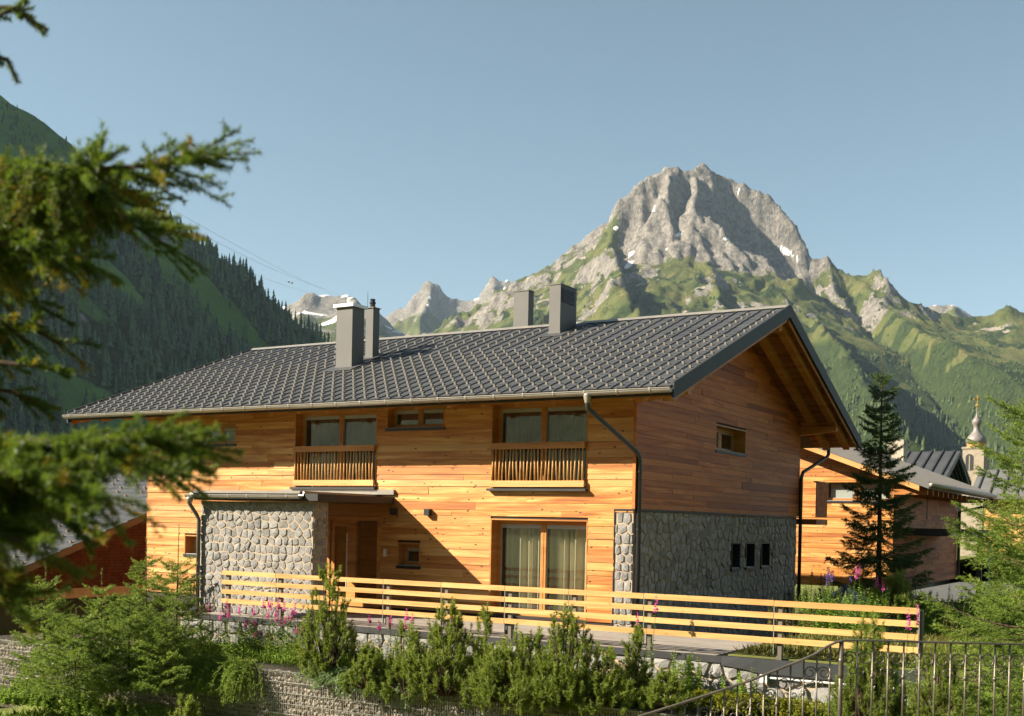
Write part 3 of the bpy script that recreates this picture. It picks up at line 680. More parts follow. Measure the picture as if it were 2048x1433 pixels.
# ------------- windows
def window(parent, axis, plane, u0, u1, v0, v1, depth, panes, m='frame_wood', fr=.085, mull=.13, curtain=None, box=True, sill=True, name='window', handle=False, room=1.2, sgn=1, revm='frame_wood'):
    mp = frame3(axis, plane, sgn)
    def bx(b, a0, a1, c0, c1, w0, w1): b.hexa([mp(a0, c0, w0), mp(a1, c0, w0), mp(a1, c0, w1), mp(a0, c0, w1), mp(a0, c1, w0), mp(a1, c1, w0), mp(a1, c1, w1), mp(a0, c1, w1)])
    f = MB(); t = .03; d0 = -depth
    # reveal lining, 2 mm proud of the boards
    bx(f, u0, u0+t, v0, v1, d0, .034); bx(f, u1-t, u1, v0, v1, d0, .034); bx(f, u0+t, u1-t, v1-t, v1, d0, .034)
    a0, a1, c0, c1 = u0+t, u1-t, v0+(.05 if sill else 0), v1-t
    bx(f, a0, a0+fr, c0, c1, d0-.07, d0); bx(f, a1-fr, a1, c0, c1, d0-.07, d0); bx(f, a0+fr, a1-fr, c1-fr, c1, d0-.07, d0); bx(f, a0+fr, a1-fr, c0, c0+fr, d0-.07, d0)
    wd = (a1-a0-2*fr-(panes-1)*mull)/panes
    for k in range(1, panes):
        x = a0+fr+k*wd+(k-1)*mull; bx(f, x, x+mull, c0+fr, c1-fr, d0-.07, d0+.012); bx(f, x+mull*.45, x+mull*.55, c0+fr, c1-fr, d0, d0+.02)
    win = f.build(name, M[revm], parent)
    for k in range(panes):
        x = a0+fr+k*(wd+mull); p = MB(); e = .018
        bx(p, x+e, x+wd-e, c0+fr+e, c1-fr-e, d0-.045, d0-.035); p.build('pane', M['glass'], win)
        g = MB(); bx(g, x, x+e, c0+fr, c1-fr, d0-.05, d0-.012); bx(g, x+wd-e, x+wd, c0+fr, c1-fr, d0-.05, d0-.012); bx(g, x+e, x+wd-e, c0+fr, c0+fr+e, d0-.05, d0-.012)
        if box: bx(g, x+e, x+wd-e, c1-fr-.085, c1-fr-.004, d0-.05, d0-.004)
        else: bx(g, x+e, x+wd-e, c1-fr-e, c1-fr, d0-.05, d0-.012)
        g.build('glazing_bead', M['grey_trim'], win)
        if curtain:
            cm, x_frac = curtain; n = 60; cv = MB(); xs = [x+.01+(wd-.02)*i/n for i in range(n+1)]; ph = rng.uniform(0, 6)
            off = [d0-.21+.062*math.sin(i*.62+ph+1.5*math.sin(i*.17+ph))+.03*math.sin(i*.33+ph) for i in range(n+1)]
            for i in range(n): cv.poly([mp(xs[i], c0+.02, off[i]), mp(xs[i+1], c0+.02, off[i+1]), mp(xs[i+1], c1-.02, off[i+1]*.96-.01), mp(xs[i], c1-.02, off[i]*.96-.01)])
            cv.build('curtain', M[cm], win, smooth=True)
    if sill:
        s = MB(); bx(s, u0-.02, u1+.02, v0-.02, v0+.045, d0-.01, .055); s.build('sill', M['black' if sill is True else sill], win)
        s = MB(); bx(s, u0+t+.002, u1-t-.002, v0+.046, v0+.062, d0+.003, .02); s.build('sill_plate', M['grey_trim'], win)
    r = MB()                                       # dim room behind
    zz = d0-room
    r.poly([mp(u0, v0, zz), mp(u1, v0, zz), mp(u1, v1, zz), mp(u0, v1, zz)])
    for q in (((u0, v0), (u1, v0)), ((u1, v0), (u1, v1)), ((u1, v1), (u0, v1)), ((u0, v1), (u0, v0))):
        r.poly([mp(*q[0], d0-.072), mp(*q[1], d0-.072), mp(*q[1], zz), mp(*q[0], zz)])
    r.build('room', M['interior'], win)
    return win
OA, OB, OC, OD = (-9.30, -6.72, 2.86, 4.74), (-6.45, -4.79, 4.20, 4.80), (-3.52, -1.10, 2.84, 4.74), (-3.49, -1.05, .03, 2.17)
OE, OF, OG, OH = (-6.05, -5.40, .98, 1.57), (-8.20, -6.56, .0, 2.16), (-13.10, -12.30, 1.03, 1.58), (-12.75, -11.30, 3.93, 4.52)
ops = [OA, OB, OC, OD, OE, OF, OG, OH, (-.42, 0.0, -1, 2.41)]
mpF = frame3('X', 0.0, 1)
fw = backing('front_wall', mpF, XL, -.002, -.3, 5.10, [(a, b_, c, d_+(.0)) for a, b_, c, d_ in ops[:-1]], M['dark_core'], house)
boards(fw, mpF, XL, .0, .02, 5.06, ops, M['larch'], .152, (1.8, 4.6))
for nm, o, kw in (('window', OA, dict(depth=.22, panes=2, curtain=('curtain_grey', 0), sill=False)), ('window', OB, dict(depth=.20, panes=2)), ('window', OC, dict(depth=.22, panes=2, curtain=('curtain_grey', 0), sill=False)),
                  ('french_window', OD, dict(depth=.24, panes=2, curtain=('curtain', 0), sill=False)), ('window', OE, dict(depth=.20, panes=1, box=True)), ('window', OG, dict(depth=.22, panes=1, box=False)), ('window', OH, dict(depth=.20, panes=2))):
    window(house, 'X', 0.0, *o, name=nm, **kw)
# front door under the porch: glazed leaf and side light
d = MB()
for a0, a1 in ((-8.20, -8.11), (-7.46, -7.30), (-6.66, -6.56)): d.box(a0, a1, -.03, .09, 0, 2.16)
d.box(-8.11, -7.46, -.03, .09, 2.06, 2.16); d.box(-7.30, -6.66, -.03, .09, 2.06, 2.16); d.box(-7.30, -6.66, -.03, .09, 0, .12)
for a0, a1 in ((-8.10, -7.98), (-7.60, -7.47)): d.box(a0, a1, .0, .07, .0, 2.055)
d.box(-7.98, -7.60, .0, .07, 1.91, 2.055); d.box(-7.98, -7.60, .0, .07, 0, .2)
door = d.build('front_door', M['rafter_wood'], house)
for a0, a1, c0, c1 in ((-7.975, -7.605, .21, 1.90), (-7.295, -6.665, .13, 2.05)):
    p = MB(); p.box(a0, a1, .03, .04, c0, c1); p.build('pane', M['glass'], door)
h = MB(); h.tube([(-7.54, -.07, .45), (-7.54, -.07, 1.75)], .016, 8); h.tube([(-7.54, -.07, .6), (-7.54, .01, .6)], .01, 6); h.tube([(-7.54, -.07, 1.6), (-7.54, .01, 1.6)], .01, 6); h.build('handle', M['white_metal'], door)
r = MB(); r.box(-8.2, -6.56, 1.3, 1.32, 0, 2.16); r.box(-8.2, -6.56, .23, 1.3, -.02, 0.0); r.box(-8.22, -8.2, .23, 1.3, 0, 2.16); r.box(-6.56, -6.54, .23, 1.3, 0, 2.16); r.build('hallway', M['beam_wood'], door)
l = MB(); l.box(-8.25, -6.30, -.035, -.002, 2.17, 2.44); l.build('lintel_board', M['frame_wood'], house)
# balcony railings in front of the two tall windows
for o in (OA, OC):
    u0, u1, v0 = o[0]+.03, o[1]-.03, o[2]
    t = MB(); t.box(u0, u1, -.115, -.045, v0+.86, v0+.985); t.box(u0-.02, u1+.02, -.125, -.04, v0+.985, v0+1.0); br = t.build('balcony_railing', M['frame_wood'], house)
    t = MB(); t.box(u0, u1, -.115, -.045, v0+.035, v0+.17); t.build('bottom_rail', M['rail_wood'], br)
    n = 26
    for k in range(n):
        x = u0+.05+(u1-u0-.1)*k/(n-1); dx = rng.uniform(-.04, .04); r_ = rng.uniform(.017, .022)
        t = MB(); t.tube([(x-dx/2, -.08, v0+.165), (x+dx*.1+rng.uniform(-.008, .008), -.08, v0+.5), (x+dx/2, -.08, v0+.87)], [r_*1.1, r_, r_*.9], 6); t.build('baluster', M['rail_wood'], br, smooth=True)
    t = MB(); t.box(o[0]-.03, o[1]+.03, -.15, .2, v0-.055, v0-.004); t.build('balcony_ledge', M['roof_edge'], br)
# stone corner strip on the front and stone base of the gable
t = MB(); t.box(-.42, -.001, -.012, .22, -1.0, 2.385); sb = t.build('stone_corner', M['mortar'], house)
stones(sb, frame3('X', -.012, 1), -.40, -.012, -.9, 2.375, [], M['stone'], (.195, .22), .018, (.015, .035), 5, True, 300, .12)
t = MB(); t.box(-.44, -.42, -.035, .1, -.2, 2.42); t.box(-.44, .035, -.04, .1, 2.386, 2.42); t.build('corner_flashing', M['black'], house)
SW = [(5.75, 6.38, 1.0, 1.69), (6.80, 7.48, 1.0, 1.69), (8.0, 8.69, 1.0, 1.69)]
mpG = frame3('Y', -.012, 1)
M['mortar_dark'] = plain('mortar_dark', (.34, .24, .14), .9, 0, .15, 9, .2, .4)
gs = backing('stone_base', mpG, .002, WID-.05, -1.0, 2.385, SW, M['mortar_dark'], house, .4)
ns = stones(gs, mpG, .01, WID-.06, -.9, 2.375, SW, M['stone_gable'], (.27, .205), .026, (.008, .040), 9, False, 290)
for o in SW: window(house, 'Y', -.012, *o, depth=.26, panes=1, fr=.05, box=False, sill=True, name='slot_window', room=.5, revm='black')
GW = (4.47, 6.57, 3.90, 4.56)
mpW = frame3('Y', 0.0, 1)
def gl(v):
    lo = .0 if v < ztop(0)-RTK else (v-(ZE-RTK))/SLOPE-OV
    zb_ = ztop(WID)-RTK; hi = WID if v < zb_ else YR+(ZR-RTK-v)/((ZR-4.72)/(YB-YR)); return max(0, lo), min(WID, hi)
gw = backing('gable_wall', mpW, .002, WID, 2.43, ztop(WID)-RTK-.02, [GW], M['dark_core'], house, .22, [(.002, ztop(WID)-RTK-.02), (WID, ztop(WID)-RTK-.02), (YR, ZR-RTK-.01), (.002, ztop(0)-RTK-.01)])
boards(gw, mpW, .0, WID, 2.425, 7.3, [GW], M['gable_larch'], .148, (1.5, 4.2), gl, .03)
window(house, 'Y', 0.0, *GW, depth=.28, panes=2, fr=.09, mull=.2, box=False, name='gable_window')
t = MB(); t.box(-.04, .045, -.03, WID, 2.386, 2.424); t.build('base_flashing', M['black'], house)
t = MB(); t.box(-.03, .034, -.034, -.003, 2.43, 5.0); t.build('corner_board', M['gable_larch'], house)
t = MB(); t.box(-.22, .034, WID-.002, WID+.03, 2.43, 5.0); t.build('corner_board', M['beam_wood'], house)
# rear and left walls, floor slab
t = MB(); t.box(XL, -.22, WID-.2, WID-.004, -.3, 4.9); t.box(XL+.001, XL+.22, .22, WID-.2, -.3, 5.0); t.poly([(XL+.1, 0, 5.0), (XL+.1, WID, 5.0), (XL+.1, YR, ZR-RTK-.02)]); t.build('rear_walls', M['beam_wood'], house)
t = MB(); t.box(XL-.028, XL-.002, -.03, WID, .0, 5.0); t.build('corner_board', M['gable_larch'], house)
# rear balcony peeping past the gable
bl = MB(); bl.box(-.30, .55, WID+.03, WID+1.15, 2.20, 2.36); rb = bl.build('rear_balcony', M['beam_wood'], house)
for k in range(9):
    t = MB(); y = WID+.08+k*.125; t.box(.50, .53, y, y+.085, 2.42, 3.42); t.build('slat', M['gable_larch'], rb)
t = MB(); t.box(.44, .56, WID+.04, WID+1.2, 3.42, 3.46); t.build('cap_rail', M['beam_wood'], rb)
# chimneys
def chimney(x0, x1, y0, y1, zb, zt, capm, capo, capt, flare=.02, name='chimney'):
    t = MB(); t.box(x0, x1, y0, y1, zb, zt); t.box(x0-flare, x1+flare, y0-flare, y1+flare, zb-.2, zb+.16+SLOPE*(y1-y0)*0); c = t.build(name, M['chimney_metal'], house)
    t = MB(); t.box(x0-capo, x1+capo, y0-capo, y1+capo, zt+.002, zt+capt); t.build('cap', M[capm], c); return c
c1 = chimney(-9.88, -9.34, 2.18, 2.68, 6.0, 7.73, 'white_metal', .07, .085)
t = MB(); t.lathe([(.13, 0), (.13, .12), (.15, .13), (.10, .2), (.05, .21)], (-9.56, 2.42, 7.816), 12); t.build('flue_pot', M['white_metal'], c1, smooth=True)
c2 = chimney(-9.69, -9.44, 3.19, 3.47, 6.4, 7.87, 'chimney_metal', .025, .03)
t = MB(); t.lathe([(.075, 0), (.075, .1), (.09, .11), (.09, .15), (.07, .16), (.07, .22), (.085, .23)], (-9.55, 3.3, 7.901), 10); t.tube([(-9.66, 3.22, 7.9), (-9.66, 3.22, 8.32)], .007, 5); t.build('flue_pot', M['dark_pipe'], c2)
c3 = chimney(-7.0, -6.51, 6.55, 6.85, 6.9, 8.70, 'chimney_metal', .015, .03)
c4 = chimney(-4.72, -4.39, 4.60, 5.49, 6.95, 8.33, 'chimney_metal', .015, .03)
for k in range(6):
    t = MB(); z = 7.93+k*.062; t.hexa([(-4.388, 4.68, z), (-4.355, 4.68, z-.02), (-4.355, 5.38, z-.02), (-4.388, 5.38, z), (-4.388, 4.68, z+.012), (-4.355, 4.68, z-.008), (-4.355, 5.38, z-.008), (-4.388, 5.38, z+.012)]); t.build('louvre', M['dark_pipe'], c4)
t = MB(); t.box(-4.389, -4.384, 4.66, 5.40, 7.89, 8.30); t.build('louvre_back', M['black'], c4)
for x0, x1, y0, y1 in CH:
    t = MB(); ya, yb_ = y0-.28, y1+.15; xa, xb = x0-.22, x1+.22
    t.hexa([(xa, ya, ztop(ya)+.022), (xb, ya, ztop(ya)+.022), (xb, yb_, ztop(yb_)+.022), (xa, yb_, ztop(yb_)+.022), (xa, ya, ztop(ya)+.034), (xb, ya, ztop(ya)+.034), (xb, yb_, ztop(yb_)+.034), (xa, yb_, ztop(yb_)+.034)]); t.build('chimney_flashing', M['roof_metal'], roof)
# downpipes
def pipe(pts, r, m, parent=house, rings=()):
    t = MB(); t.tube(pts, r, 10); o = t.build('downpipe', m, parent, smooth=True)
    for p in rings: t = MB(); t.tube([(p[0], p[1], p[2]-.02), (p[0], p[1], p[2]+.02)], r*1.18, 10); t.build('pipe_clamp', m, o)
    return o
pts = [np.array(p) for p in ((-.47, -1.285, 4.70), (-.47, -1.285, 4.50), (-.46, -1.26, 4.40), (.06, -.10, 3.62), (.085, .02, 3.53), (.085, .06, 3.40), (.085, .06, -.5))]
pipe(pts, .052, M['dark_pipe'], rings=[(.085, .06, 2.0), (.085, .06, 3.2)])
t = MB(); t.lathe([(.052, 0), (.055, .02), (.085, .16), (.085, .2)], (-.47, -1.285, 4.50), 10); t.build('gutter_outlet', M['zinc'], house, smooth=True)
pipe([(.40, YB-.02, 4.52), (.40, YB-.02, 4.32), (.38, YB-.1, 4.24), (.10, WID+.14, 3.72), (.085, WID+.05, 3.6), (.085, WID+.02, 3.45), (.085, WID+.02, 0)], .052, M['dark_pipe'], rings=[(.085, WID+.02, 2.0)])
# porch: stone screen wall, flat roof with gutter, canopy edge
PY, PX0, PX1 = -2.62, -9.80, -6.40
t = MB(); t.box(PX0, PX1, PY, PY+.48, -.95, 2.44); pw = t.build('porch_wall', M['mortar'], house)
ns2 = stones(pw, frame3('X', PY, 1), PX0+.01, PX1-.01, -.9, 2.43, [], M['stone'], (.205, .165), .017, (.008, .032), 21, True, 295, .6)
stones(pw, frame3('Y', PX1, 1), PY+.01, PY+.47, -.9, 2.43, [], M['stone'], (.20, .18), .026, (.010, .034), 22)
t = MB(); t.box(PX0+.05, PX0+.17, -.30, -.18, -.06, 2.469); t.build('porch_post', M['rafter_wood'], house)
t = MB(); t.box(PX0-.10, -6.17, PY-.14, -.03, 2.47, 2.62); pr_ = t.build('porch_roof', M['roof_edge'], house)
t = MB(); t.box(PX0-.12, -6.62, PY-.20, -.03, 2.622, 2.68); t.build('roof_cover', M['zinc'], pr_)
t = MB(); t.box(-9.70, -6.15, -.10, -.036, 2.685, 2.80); t.build('wall_flashing', M['zinc'], pr_)
g2 = gutter(house, 'porch_gutter', PX0-.2, -6.55, PY-.26, 2.575, .075, 6)
pipe([(PX0-.10, PY-.26, 2.5), (PX0-.10, PY-.26, 2.36), (PX0-.02, PY-.12, 2.12), (PX0+.02, PY-.085, 2.0), (PX0+.02, PY-.085, -.6)], .048, M['post_grey'], rings=[(PX0+.02, PY-.085, 1.2)])
t = MB(); t.lathe([(.048, 0), (.08, .12), (.08, .16)], (PX0-.10, PY-.26, 2.36), 10); t.build('gutter_outlet', M['zinc'], house, smooth=True)
for x in (-5.165, -6.14):
    t = MB(); t.box(x-.07, x+.07, -.15, -.034, 2.21, 2.36); wl = t.build('wall_lamp', M['black'], house)
    t = MB(); t.box(x-.045, x+.045, -.151, -.1505, 2.24, 2.33); t.box(x-.05, x+.05, -.13, -.05, 2.205, 2.209); t.build('lens', M['dark_pipe'], wl)
t = MB(); t.box(-6.45, -6.37, -.06, -.034, 1.22, 1.40); ic = t.build('intercom', M['white_metal'], house)

# ------------------------------------------------------------------ terrace, retaining wall, fence
FY = -3.5
ter = empty('terrace', 'weathered grey plank terrace with dark metal edge in front of the chalet', 'terrace')
t = MB(); t.box(-9.9, 7.4, FY-.02, -.25, -1.0, -.10); t.build('terrace_base', M['soil'], ter)
y = FY-.06
while y < -.3:
    x = -6.39 if y > -3.12 else -8.9
    while x < 3.2:
        L = rng.uniform(2.6, 4.0); e = min(3.2, x+L) if 3.2-(x+L) > .5 else 3.2
        t = MB(); t.box(x+.003, e-.003, y, y+.135, -.098, -.062+rng.uniform(-.002, .002)); t.build('deck_board', M['deck_wood'], ter); x = e
    y += .142
t = MB(); t.box(-9.0, 3.35, FY-.115, FY-.07, -.17, -.055); t.build('edge_flashing', M['roof_edge'], ter)
t = MB()
def lip(x): return -.20-.09*smooth(np.array(x), 3.4, 4.2)
for x0, x1 in ((3.36, 3.7), (3.7, 4.0), (4.0, 5.2), (5.2, 6.9)):
    t.hexa([(x0, FY-.16, lip(x0)), (x1, FY-.16, lip(x1)), (x1, FY-.05, lip(x1)), (x0, FY-.05, lip(x0)), (x0, FY-.135, -.05), (x1, FY-.135, -.05), (x1, FY-.05, -.045), (x0, FY-.05, -.045)])
t.build('roof_edge_sheet', M['dark_pipe'], ter)
rw = empty('retaining_wall', 'low rubble stone wall with pale mortar carrying the terrace', 'wall')
t = MB(); t.box(-9.4, 7.0, FY-.06, FY+.15, -1.15, -.13); core = t.build('mortar_core', M['mortar'], rw)
stones(core, frame3('X', FY-.06, 1), -9.35, 6.95, -1.1, -.17, [], M['stone'], (.33, .25), .03, (.03, .08), 31, True, 280)
t = MB(); t.box(4.04, 4.16, FY-.20, FY-.12, -.42, -.29); jb = t.build('junction_box', M['white_metal'], None, 'small white junction box on the rubble wall under the fence', 'box')
t = MB(); t.tube([(4.17, FY-.15, -.34), (6.2, FY-.15, -.33)], .017, 8); t.build('conduit', M['white_metal'], jb)
fen = empty('terrace_fence', 'low fence of four yellow larch planks along the terrace edge', 'fence')
joints = [onY(x, y, FY-.03)[0] for x, y in ((447, 1139), (554, 1145), (769, 1157), (885, 1165), (1012, 1172), (1140, 1180), (1290, 1187), (1550, 1202), (1840, 1222))]
for a, b_ in zip(joints[:-1], joints[1:]):
    for k in range(4):
        zt = .915-k*.202; t = MB(); dz = rng.uniform(-.004, .004); t.box(a+.006, b_-.006, FY-.075, FY-.03, zt-.092+dz, zt+dz); t.build('plank', M['rail_wood'], fen)
for k, x in enumerate(joints):
    xx = x+(.09 if k == 0 else (-.03 if k == len(joints)-1 else .05)); t = MB(); t.box(xx-.012, xx+.075, FY-.028, FY+.045, -.06, .88); t.build('post', M['post_grey'], fen)
    t = MB(); t.box(x-.004, x+.004, FY-.070, FY-.029, .05, .9); t.build('joint_plate', M['grey_trim'], fen)
t = MB(); t.lathe([(.07, 0), (.09, .01), (.11, .2), (.115, .2)], (*onZ(1018, 1268, -.06)[:2], -.06), 12); pot = t.build('flower_pot', M['terracotta'], None, 'small dark plant pot on the terrace planks behind the fence', 'pot')
# stair rail beside the porch
sr = empty('stair_railing', 'black metal stair railing descending beside the porch downpipe', 'railing')
p0, p1 = onY(398, 1145, -2.9), onY(357, 1178, -2.9)
t = MB(); t.bar(p0, p1, .04, .025); t.build('handrail', M['dark_pipe'], sr)
for k in range(6):
    p = p0+(p1-p0)*(k+.3)/6; t = MB(); t.tube([p, p-np.array([0, 0, .75])], .011, 6); t.build('baluster', M['dark_pipe'], sr)
t = MB(); t.bar(p0-np.array([0, 0, .78]), p1-np.array([0, 0, .78]), .1, .12); t.build('stringer', M['dark_pipe'], sr)
# ------------------------------------------------------------------ gabion wall
GX0 = -14.0
gab = empty('gabion_wall', 'wire cage gabion wall filled with pale broken stones below the shrubs', 'wall')
GYF, GT, GB = -5.32, -.82, -2.35
t = MB(); t.box(GX0, 5.4, GYF+.08, GYF+.8, GB, GT-.04); t.build('core', M['soil'], gab)
variants = []
for k in range(8):
    r = random.Random(100+k); v = []; u_, n_ = 7, 4
    bm = MB(); bm.v.append((0, 0, -.8))
    for i in range(1, n_):
        for j in range(u_):
            ph = math.pi*i/n_; th = 2*math.pi*(j+.5*(i % 2))/u_; s_r = r.uniform(.72, 1.15); bm.v.append((s_r*math.sin(ph)*math.cos(th)*1.25, s_r*math.sin(ph)*math.sin(th)*.9, -s_r*math.cos(ph)*.8))
    bm.v.append((0, 0, .8)); top_i = len(bm.v)-1
    for j in range(u_): bm.f.append((0, 1+(j+1) % u_, 1+j)); bm.f.append((top_i, 1+(n_-2)*u_+j, 1+(n_-2)*u_+(j+1) % u_))
    for i in range(n_-2):
        for j in range(u_): bm.f.append((1+i*u_+j, 1+i*u_+(j+1) % u_, 1+(i+1)*u_+(j+1) % u_, 1+(i+1)*u_+j))
    variants.append((bm.mesh('gabion_stone', M['pebble']), np.array(bm.v), bm.f))
sp = []; z = GT-.06; r = random.Random(3)
while z > -1.80:
    x = GX0
    while x < 5.3:
        s = r.uniform(.035, .072); sp.append((x+s, z+r.uniform(-.02, .02), s)); x += s*1.75
    z -= .085
def inview(x, z):
    q = np.array([x, GYF, z])-CAM; dd = q@FW; px, py = 1024+FPX*(q@RT)/dd, PPY-FPX*(q@UP)/dd; return -20 < px < 2060 and py < 1440
vis = sorted([p for p in sp if inview(p[0], p[1])], key=lambda p: -p[2]*(1.3 if -4.5 < p[0] < 3 else 1)); hid = [p for p in sp if not inview(p[0], p[1])]
rest = MB()
for i, (x, z, s) in enumerate(vis+[p for p in hid if p[0] > -12 and p[1] > -1.5]):
    me, vv, ff = variants[i % 8]; eu = (r.uniform(0, 6), r.uniform(0, 6), r.uniform(0, 6))
    if i < 300:
        o = link('gabion_stone', me, gab); o.location = (x, GYF+.075, z); o.scale = (s*1.1,)*3; o.rotation_euler = eu
    else:
        mt = np.array(Matrix.Rotation(eu[0], 3, 'X') @ Matrix.Rotation(eu[1], 3, 'Z')); s0 = len(rest.v); rest.v += [tuple(q) for q in (vv*s*1.1)@mt.T+np.array([x, GYF+.075, z])]; rest.f += [tuple(s0+a for a in f) for f in ff]
rest.build('gabion_stones', M['pebble'], gab, kind='stuff')
x = GX0; wv = MB()
while x < 5.3: wv.bar((x, GYF-.012, GB), (x, GYF-.012, GT+.005), .006, .006, (0, 1, 0)); wv.bar((x, GYF-.012, GT+.003), (x, GYF+.75, GT+.003), .006, .006); x += .05
wv.build('cage_wires', M['wire'], gab, kind='stuff')
for k in range(7):
    z = GT-.001-k*.2
    for x0 in (-14.95, -10.9, -6.85, -2.8, 1.25):
        t = MB(); t.tube([(x0, GYF-.02, z), (x0+4.03, GYF-.02, z)], .006, 5); t.tube([(x0, GYF-.006, z-.012), (x0+4.03, GYF-.006, z-.012)], .006, 5); t.build('cage_bar', M['wire'], gab)
t = MB(); t.box(GX0, 7.3, GYF+.8, FY-.05, -1.6, -.80); t.build('planting_bed', M['soil'], kind='structure')
# ------------------------------------------------------------------ wrought iron railing above the steps
RD = 10.0; ir = empty('iron_railing', 'brown wrought iron railing with curled scrolls above the garden steps', 'railing')
def rp(px, py): return at(px, py, RD)
def iron(name, pts, r, n=6, sm=True): t = MB(); t.tube(pts, r, n); return t.build(name, M['iron'], ir, smooth=sm)
UPW = np.array([0, 0, 1.0])
def hr_y(px):                                      # top of the handrail along the picture
    return float(np.interp(px, [1240, 1280, 1340, 1400, 1500, 1600, 1630, 1655, 1672, 1690, 1715, 2048, 2120], [1452, 1433, 1414, 1395, 1362, 1322, 1309, 1293, 1285, 1281, 1281, 1289.5, 1291.5]))
xs_ = list(range(1240, 1620, 20))+list(range(1620, 1720, 8))+list(range(1720, 2130, 30))
t = MB(); P = [rp(x, hr_y(x)) for x in xs_]
for a, b_ in zip(P[:-1], P[1:]): t.bar(a, b_+(b_-a)*.02, .045, .014)
t.build('handrail', M['iron'], ir)
base = lambda px, py: rp(px, py)-np.array([0, 0, 0])
def drop(p, L): return p-UPW*L
pp = rp(1683, 1283); t = MB(); t.tube([pp, drop(pp, 1.05)], .021, 8); t.lathe([(.021, 0), (.026, .03), (.022, .06), (.026, .09), (.022, .12), (.026, .15), (.021, .18)], drop(pp, .32), 10); t.build('newel_post', M['iron'], ir, smooth=True)
def spiral(c, e1, e2, r0, r1, a0, turns, n=22):
    return [c+e1*((r0+(r1-r0)*i/n)*math.cos(a0+turns*2*math.pi*i/n))+e2*((r0+(r1-r0)*i/n)*math.sin(a0+turns*2*math.pi*i/n)) for i in range(n+1)]
RH = RTH
def scrolls(p, sc=1.0):
    for s in (-1, 1):
        e1 = RH*s
        c = p+e1*.068*sc+UPW*.03*sc; iron('scroll', spiral(c, e1, UPW, .066*sc, .022*sc, math.pi*1.05, -1.35), .006)
        c2 = p+e1*.036*sc-UPW*.075*sc; iron('scroll', spiral(c2, e1, UPW, .040*sc, .018*sc, math.pi*.7, 1.1, 16), .005)
def knot(p): t = MB(); t.lathe([(.008, 0), (.017, .012), (.019, .022), (.017, .032), (.008, .044)], p, 8); t.build('collar', M['iron'], ir, smooth=True)
for k, px in enumerate((1715, 1746, 1777, 1808, 1840, 1871, 1902, 1932, 1961, 1991, 2020, 2050, 2081)):
    p = rp(px, hr_y(px)); t = MB(); t.tube([p, drop(p, 1.0)], .0085, 6); t.build('baluster', M['iron'], ir, smooth=True)
    if k % 2 == 0: scrolls(drop(p, .185))
    else: knot(drop(p, .33))
for k in range(16):
    px = 1661-k*26.5
    p = rp(px, hr_y(px)); t = MB(); t.tube([p, drop(p, 1.0)], .0085, 6); t.build('baluster', M['iron'], ir, smooth=True)
    if k % 2 == 1 and k < 13: scrolls(drop(p, .20), .88)
    elif k < 13: knot(drop(p, .32))
t = MB(); o0 = rp(1672, 1283); o1 = rp(2140, 1290)
t.hexa([(*(o0-FWH*3)[:2], .0), (*(o1-FWH*3)[:2], .0), (*(o1+FWH*.2)[:2], .0), (*(o0+FWH*.2)[:2], .0), (*(o0-FWH*3)[:2], .37), (*(o1-FWH*3)[:2], .37), (*(o1+FWH*.2)[:2], .37), (*(o0+FWH*.2)[:2], .37)])
t.build('landing', M['asphalt'], kind='structure')
for k in range(8):
    t = MB(); a = o0-RH*(.30*(k+1)); z1 = .37-.135*(k+1)
    t.hexa([(*(a-FWH*1.6)[:2], z1-.5), (*(a+RH*.3-FWH*1.6)[:2], z1-.5), (*(a+RH*.3+FWH*.2)[:2], z1-.5), (*(a+FWH*.2)[:2], z1-.5), (*(a-FWH*1.6)[:2], z1), (*(a+RH*.3-FWH*1.6)[:2], z1), (*(a+RH*.3+FWH*.2)[:2], z1), (*(a+FWH*.2)[:2], z1)])
    t.build('step', M['asphalt'], kind='structure')
# ------------------------------------------------------------------ green roof with pyramid skylight beside the terrace
t = MB(); t.box(3.4, 7.2, FY+.05, 2.0, -.10, -.035); t.build('green_roof', M['ground'], kind='structure')
sk = at(1690, 1250, 26.0); skl = empty('pyramid_skylight', 'low pyramid skylight of grey metal and glass behind the fence', 'skylight')
cx, cyy = sk[0], sk[1]; hw = .85; ap = np.array([cx, cyy, .80]); cs4 = [np.array([cx+a*hw, cyy+b_*hw, .16]) for a, b_ in ((-1, -1), (1, -1), (1, 1), (-1, 1))]
t = MB(); t.box(cx-hw-.05, cx+hw+.05, cyy-hw-.05, cyy+hw+.05, -.5, .15); t.build('kerb', M['dark_pipe'], skl)
for a, b_ in zip(cs4, cs4[1:]+cs4[:1]):
    m_ = (a+b_+ap)/3; t = MB(); t.poly([a+(m_-a)*.03, b_+(m_-b_)*.03, ap+(m_-ap)*.03]); t.build('pane', M['glass'], skl)
for a in cs4: t = MB(); t.bar(a, ap, .06, .05); t.build('glazing_bar', M['grey_trim'], skl)
for a, b_ in zip(cs4, cs4[1:]+cs4[:1]): t = MB(); t.bar((a+b_)/2, ap, .04, .035); t.bar(a, b_, .05, .04); t.build('glazing_bar', M['dark_pipe'], skl)
t = MB(); t.lathe([(.10, 0), (.10, .05), (.03, .09)], tuple(ap-np.array([0, 0, .03])), 8); t.build('cap', M['dark_pipe'], skl)

